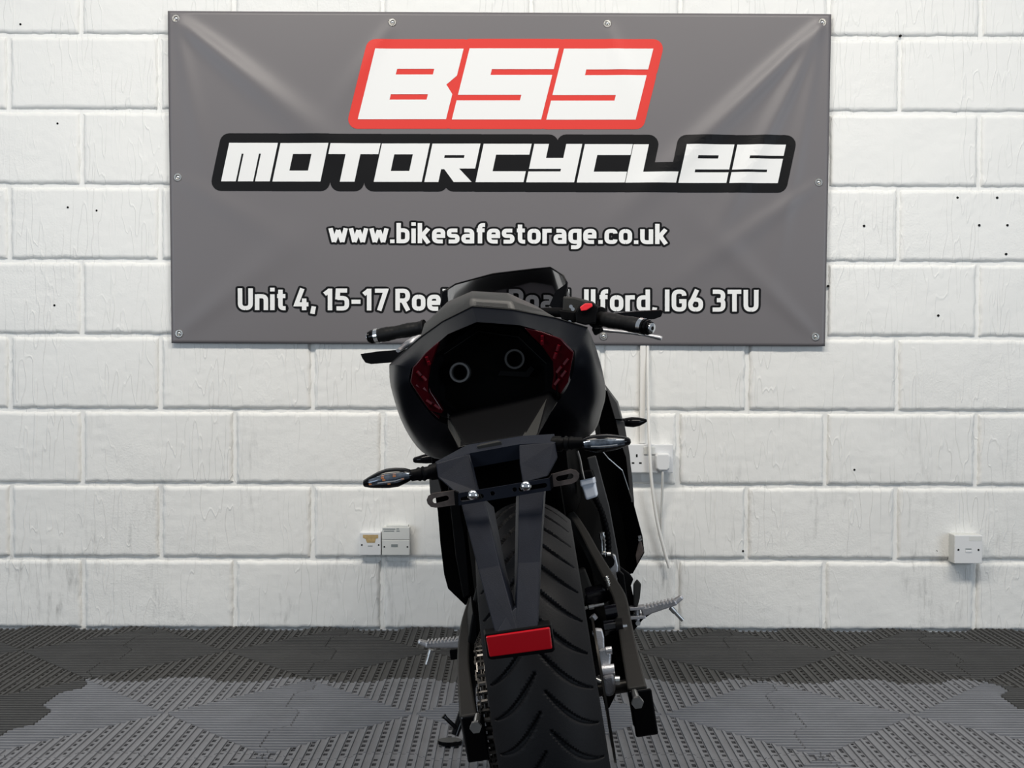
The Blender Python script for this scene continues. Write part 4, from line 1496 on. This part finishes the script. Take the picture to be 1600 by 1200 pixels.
bp('rearset_plate', slab([(968, 885), (984, 897), (990, 905), (986, 915), (993, 946), (990, 966), (978, 960), (970, 930)], .475, .012), M['plastic'], None, 0.002)
bp('heel_guard', slab([(990, 914), (996, 906), (1002, 913), (1000, 935), (996, 950), (990, 946)], .46, .012), M['grey_plastic'], None, 0.002)
bp('return_spring', tube(spline(Ls([(946, 900, .235), (949, 908, .235), (951, 916, .235), (952, 921, .235)]), 10), [0.0045 if (i // 2) % 2 else 0.0028 for i in range(31)], 10), M['nickel'], None, 0, 30)
bp('linkage', join_data([tube(Ls([(903, 953, .20), (918, 949, .20)]), .0028, 8), tube(Ls([(920, 949, .20), (928, 948, .20)]), .004, 8), tube(Ls([(928, 947, .20), (944, 944, .20)]), .0026, 8)]), M['steel'], None, 0, 40)
M['wet_black'] = mat('wet_look_black', (0.004, 0.004, 0.006), 0.12, spec=0.6)
bp('linkage_housing', join_data([slab([(914, 927), (944, 919), (952, 922), (960, 930), (958, 940), (925, 947), (914, 945)], .24, .05)]), M['wet_black'], None, 0.004)
bp('link_bush', join_data([tube(Ls([(946, 958, .17), (964, 955, .17)]), .0125, 16), tube(Ls([(944, 982, .14), (964, 979, .14)]), .0125, 16)]), M['wet_black'], None, 0, 40)
bp('bush_collar', tube(Ls([(962, 982, .13), (973, 981, .13)]), .016, 16), M['plastic'], None, 0, 40)
bp('link_bolt', tube(Ls([(972, 981.5, .125), (980, 981, .125)]), .0068, 6), M['chrome'], None)
bp('link_nut', tube(Ls([(925, 962, .16), (930, 968, .16)]), .006, 8), M['dark_alu'], None, 0, 40)


def footpeg(name, a, b, pin0, pin1, ly, teeth_n, cl):
    root = empty(name)
    root.parent = bike
    p, q = L(*a, ly), L(*b, ly - 0.01)
    bp('peg_body', bar(p, q, 0.024, 0.017, 0.018, 0.010), M['alu'], root, 0.003)
    d = (q - p).normalized()
    for k in range(teeth_n):
        t = (k + 0.7) / (teeth_n + 0.8)
        c = p.lerp(q, t) + Vector((0, 0, 0.0085 - 0.003 * t))
        bp('peg_tooth', bar(c - Vector((0, 0.011, 0)), c + Vector((0, 0.011, 0)), 0.0032, 0.004), M['alu'], root)
    e = q + d * 0.012 + Vector((0, 0, 0.007))
    bp('peg_tip', bar(q - d * 0.006, e, 0.018, 0.011, 0.012, 0.009), M['alu'], root, 0.003)
    bp('feeler_pin', tube([L(*pin0, ly), L(*pin0, ly).lerp(L(*pin1, ly), .35), L(*pin0, ly).lerp(L(*pin1, ly), .38), L(*pin1, ly)], [.0055, .0055, .0042, .0042], 10), M['steel'], root, 0, 40)
    bp('peg_clevis', join_data([bar(L(cl[0], cl[1] - 7, ly), L(cl[2], cl[3] - 7, ly), 0.024, 0.006), bar(L(cl[0], cl[1] + 7, ly), L(cl[2], cl[3] + 7, ly), 0.024, 0.006), tube([L((cl[0] + cl[2]) / 2, cl[1] - 10, ly), L((cl[0] + cl[2]) / 2, cl[1] + 12, ly)], 0.0055, 10)]), M['alu'], root, 0.001)
    return root


footpeg('footpeg', (1003, 955), (1058, 940), (1048, 949), (1067, 969), .47, 9, (983, 957, 1008, 955))
bp('footpeg_hanger', slab([(981, 966), (1006, 962), (1020, 958), (1005, 968), (992, 984), (984, 990)], .475, .02), M['plastic'], None, 0.002)
bp('hanger_bolt', tube(Ls([(997, 974, .468), (997, 974, .48)]), .005, 8), M['steel'], None)
footpeg('footpeg', (719, 1004), (664, 1007), (674, 1015), (667, 1038), .47, 9, (738, 1003, 716, 1004))
bp('footpeg_hanger', slab([(702, 1016), (722, 1014), (740, 1010), (740, 1026), (704, 1032)], .475, .02), M['plastic'], None, 0.002)

# ---- handlebars, turned to the right
def grip(inner, outer, r, rings_n=3):
    p, q = L(*inner), L(*outer)
    d = (q - p)
    ln_ = d.length
    u = d.normalized()
    root = empty('handlebar_grip')
    root.parent = bike
    n = 26
    bp('grip_rubber', tube([p + d * (k / n * 0.80) for k in range(n + 1)], [r * (1.12 if k < 2 else (1.0 - 0.05 * math.sin(k * 0.5)) + (0.03 if k % 3 == 0 else 0)) for k in range(n + 1)], 20), M['grip'], root, 0, 40)
    bp('end_ring', tube([p + d * 0.80, p + d * 0.865], r * 1.12, 20), M['chrome'], root, 0, 40)
    bp('end_weight', tube([p + d * t for t in (0.865, 0.89, 0.895, 0.915, 0.92, 0.94, 0.945, 0.965, 0.985)], [r * k for k in (1.06, 1.06, .92, .92, 1.0, 1.0, .86, .9, .82)], 20), M['gloss'], root, 0, 30)
    bp('end_cap', tube([p + d * 0.985, p + d * 1.0, p + d * 1.005], [r * .72, r * .70, r * .5], 20), M['chrome'], root, 0, 40)
    bp('end_hole', tube([p + d * 1.0, p + d * 1.008], r * .28, 10), M['hole'], root)
    return root


grip((930, 496, .84), (1019, 513, .735), .0165)
grip((664, 511, 1.02), (575, 527.5, 1.06), .0165)
bp('handlebar', tube(spline([L(664, 511, 1.02), L(720, 500, 1.0), L(790, 492, .96), L(870, 488, .90), L(930, 496, .84)], 6), .011, 12), M['plastic'], None, 0, 50)
sw = empty('switch_housing')
sw.parent = bike
bp('switch_body', loft([Ls([(899, 488), (908, 476), (924, 472), (934, 480), (931, 505), (915, 508), (900, 504)], .80), Ls([(899, 486), (908, 474), (925, 470), (936, 479), (933, 505), (915, 508), (900, 504)], .85)]), M['plastic'], sw, 0.003)
bp('kill_switch', loft([Ls([(906, 480), (914, 474), (925, 474), (926, 479), (916, 485), (908, 486)], .793), Ls([(906, 480), (914, 474), (925, 474), (926, 479), (916, 485), (908, 486)], .81)]), M['switch_red'], sw, 0.0015)
bp('clamp_bolt', join_data([tube(Ls([(892, 479, .80), (892, 479, .83)]), .0042, 10), tube(Ls([(895, 483, .795), (895, 483, .83)]), .0042, 10), tube(Ls([(890, 503, .80), (890, 503, .83)]), .004, 10)]), M['chrome'], sw, 0, 40)
bp('collar', tube([L(930, 494, .84), L(936, 497, .833), L(938, 497.5, .83)], [.024, .026, .022], 18), M['plastic'], sw, 0, 40)
bp('front_master_cylinder', loft([Ls([(880, 464), (898, 465), (924, 473), (922, 480), (905, 490), (879, 486)], .86), Ls([(880, 463), (898, 464), (926, 471), (924, 482), (905, 492), (879, 488)], .91)]), M['grey_plastic'], None, 0.003)
bp('switch_clamp', loft([Ls([(872, 484), (900, 487), (900, 504), (878, 500)], .84), Ls([(872, 484), (900, 487), (900, 504), (878, 500)], .90)]), M['plastic'], None, 0.003)
bp('brake_lever', tube(spline(Ls([(936, 515, .90), (952, 517, .90), (975, 519, .88), (1000, 522, .86), (1022, 526, .85), (1034, 529, .845)]), 6), [.006] * 8 + [.0052] * 14 + [.0058, .0062, .0066, .007, .0074, .0078, .0075, .0070, .0060], 12, flat=0.75), M['alu'], None, 0, 50)
bp('lever_pivot', join_data([tube(Ls([(929, 520, .88), (940, 514, .89)]), .0075, 10), slab([(928, 505), (940, 510), (938, 520), (930, 524), (925, 515)], .87, .02)]), M['plastic'], None, 0.002)
bp('clutch_lever', tube(spline(Ls([(622, 548, 1.03), (632, 541, 1.06), (644, 533, 1.08), (660, 523, 1.08)]), 6), [.006 + .0006 * min(k, 10) for k in range(19)], 12, flat=0.7), M['alu'], None, 0, 50)
# slim mirrors on the fairing
mr = empty('mirror')
mr.parent = bike
bp('mirror_shell', loft([Ls([(936, 491), (1000, 486), (1034, 484), (1037, 486), (1033, 495), (1022, 499), (990, 501), (950, 498)], 1.10), Ls([(938, 490), (1000, 485), (1032, 484), (1034, 486), (1031, 493), (1020, 497), (990, 498), (950, 496)], 1.14)]), M['gloss'], mr, 0.002)
bp('mirror_arm', bar(L(890, 500, 1.12), L(945, 494, 1.12), 0.02, 0.015), M['plastic'], mr, 0.003)
mr = empty('mirror')
mr.parent = bike
bp('mirror_shell', loft([Ls([(563, 553), (590, 549), (640, 545), (660, 546), (655, 562), (620, 566), (580, 569), (571, 567), (566, 560)], 1.10), Ls([(565, 554), (590, 550), (640, 546), (660, 547), (655, 560), (620, 564), (582, 567), (573, 565), (568, 560)], 1.14)]), M['gloss'], mr, 0.002)
bp('mirror_arm', bar(L(650, 553, 1.12), L(700, 545, 1.12), 0.02, 0.015), M['plastic'], mr, 0.003)

# ---- front wheel, fork and side stand
TURN = -math.radians(24)
fw = wheel('front_wheel', (0.0, 1.33, 0.292), 0.292, 0.05, False, TURN)
bp('front_brake_disc', disc_data(0.09, 0.14, 0.068, 0.072, 40), M['dark_steel'], fw)
for sx in (-1, 1):
    c, s = math.cos(TURN), math.sin(TURN)
    foot = Vector((sx * 0.088 * c, 1.33 + sx * 0.088 * s, 0.292))
    head = foot + Vector((0, -0.27, 0.50))
    bp('fork_tube', tube([foot, foot.lerp(head, .5), foot.lerp(head, .51), head], [.025, .025, .019, .019], 14), M['gloss'], None, 0, 40)
rg = []
for k in range(11):
    a = math.radians(40 + k * 12)
    rad = 0.325
    row = []
    for x, dz in ((-0.062, -0.03), (-0.05, 0.0), (0.05, 0.0), (0.062, -0.03)):
        y, z = math.cos(a) * (rad + dz), math.sin(a) * (rad + dz)
        row.append(Vector((x * math.cos(TURN) - y * math.sin(TURN), 1.33 + x * math.sin(TURN) + y * math.cos(TURN), 0.292 + z)))
    rg.append(row)
bp('front_fender', loft(rg, False, False), M['satin'], None, 0, 40)

ft = BI @ onfloor(703, 1159, HT + 0.006)
stand_top = Vector((-0.115, ft.y + 0.10, 0.27))
st = empty('side_stand')
st.parent = bike
bp('stand_leg', tube([stand_top, ft.lerp(stand_top, .5), ft + Vector((0.012, 0.0, 0.012))], [.012, .010, .009], 10), M['gloss'], st, 0, 40)
fo = BI.to_3x3()
axx, axz, axy = (fo @ Vector((1, 0, 0))), (fo @ Vector((0, 0, 1))), (fo @ Vector((0, 1, 0)))
ring0 = [ft + axx * (0.026 * math.cos(a)) + axy * (0.018 * math.sin(a)) - axz * 0.004 for a in [2 * math.pi * k / 14 for k in range(14)]]
ring1 = [p + axz * 0.008 for p in ring0]
bp('stand_foot', loft([ring0, ring1]), M['gloss'], st, 0.001)
tip = ft - axx * 0.014 + axz * 0.055 
kn = ft + axx * 0.012 + axz * 0.030
bp('stand_tang', tube([kn, kn.lerp(tip, .8), tip], [.0048, .0042, .006], 8), M['gloss'], st, 0, 40)
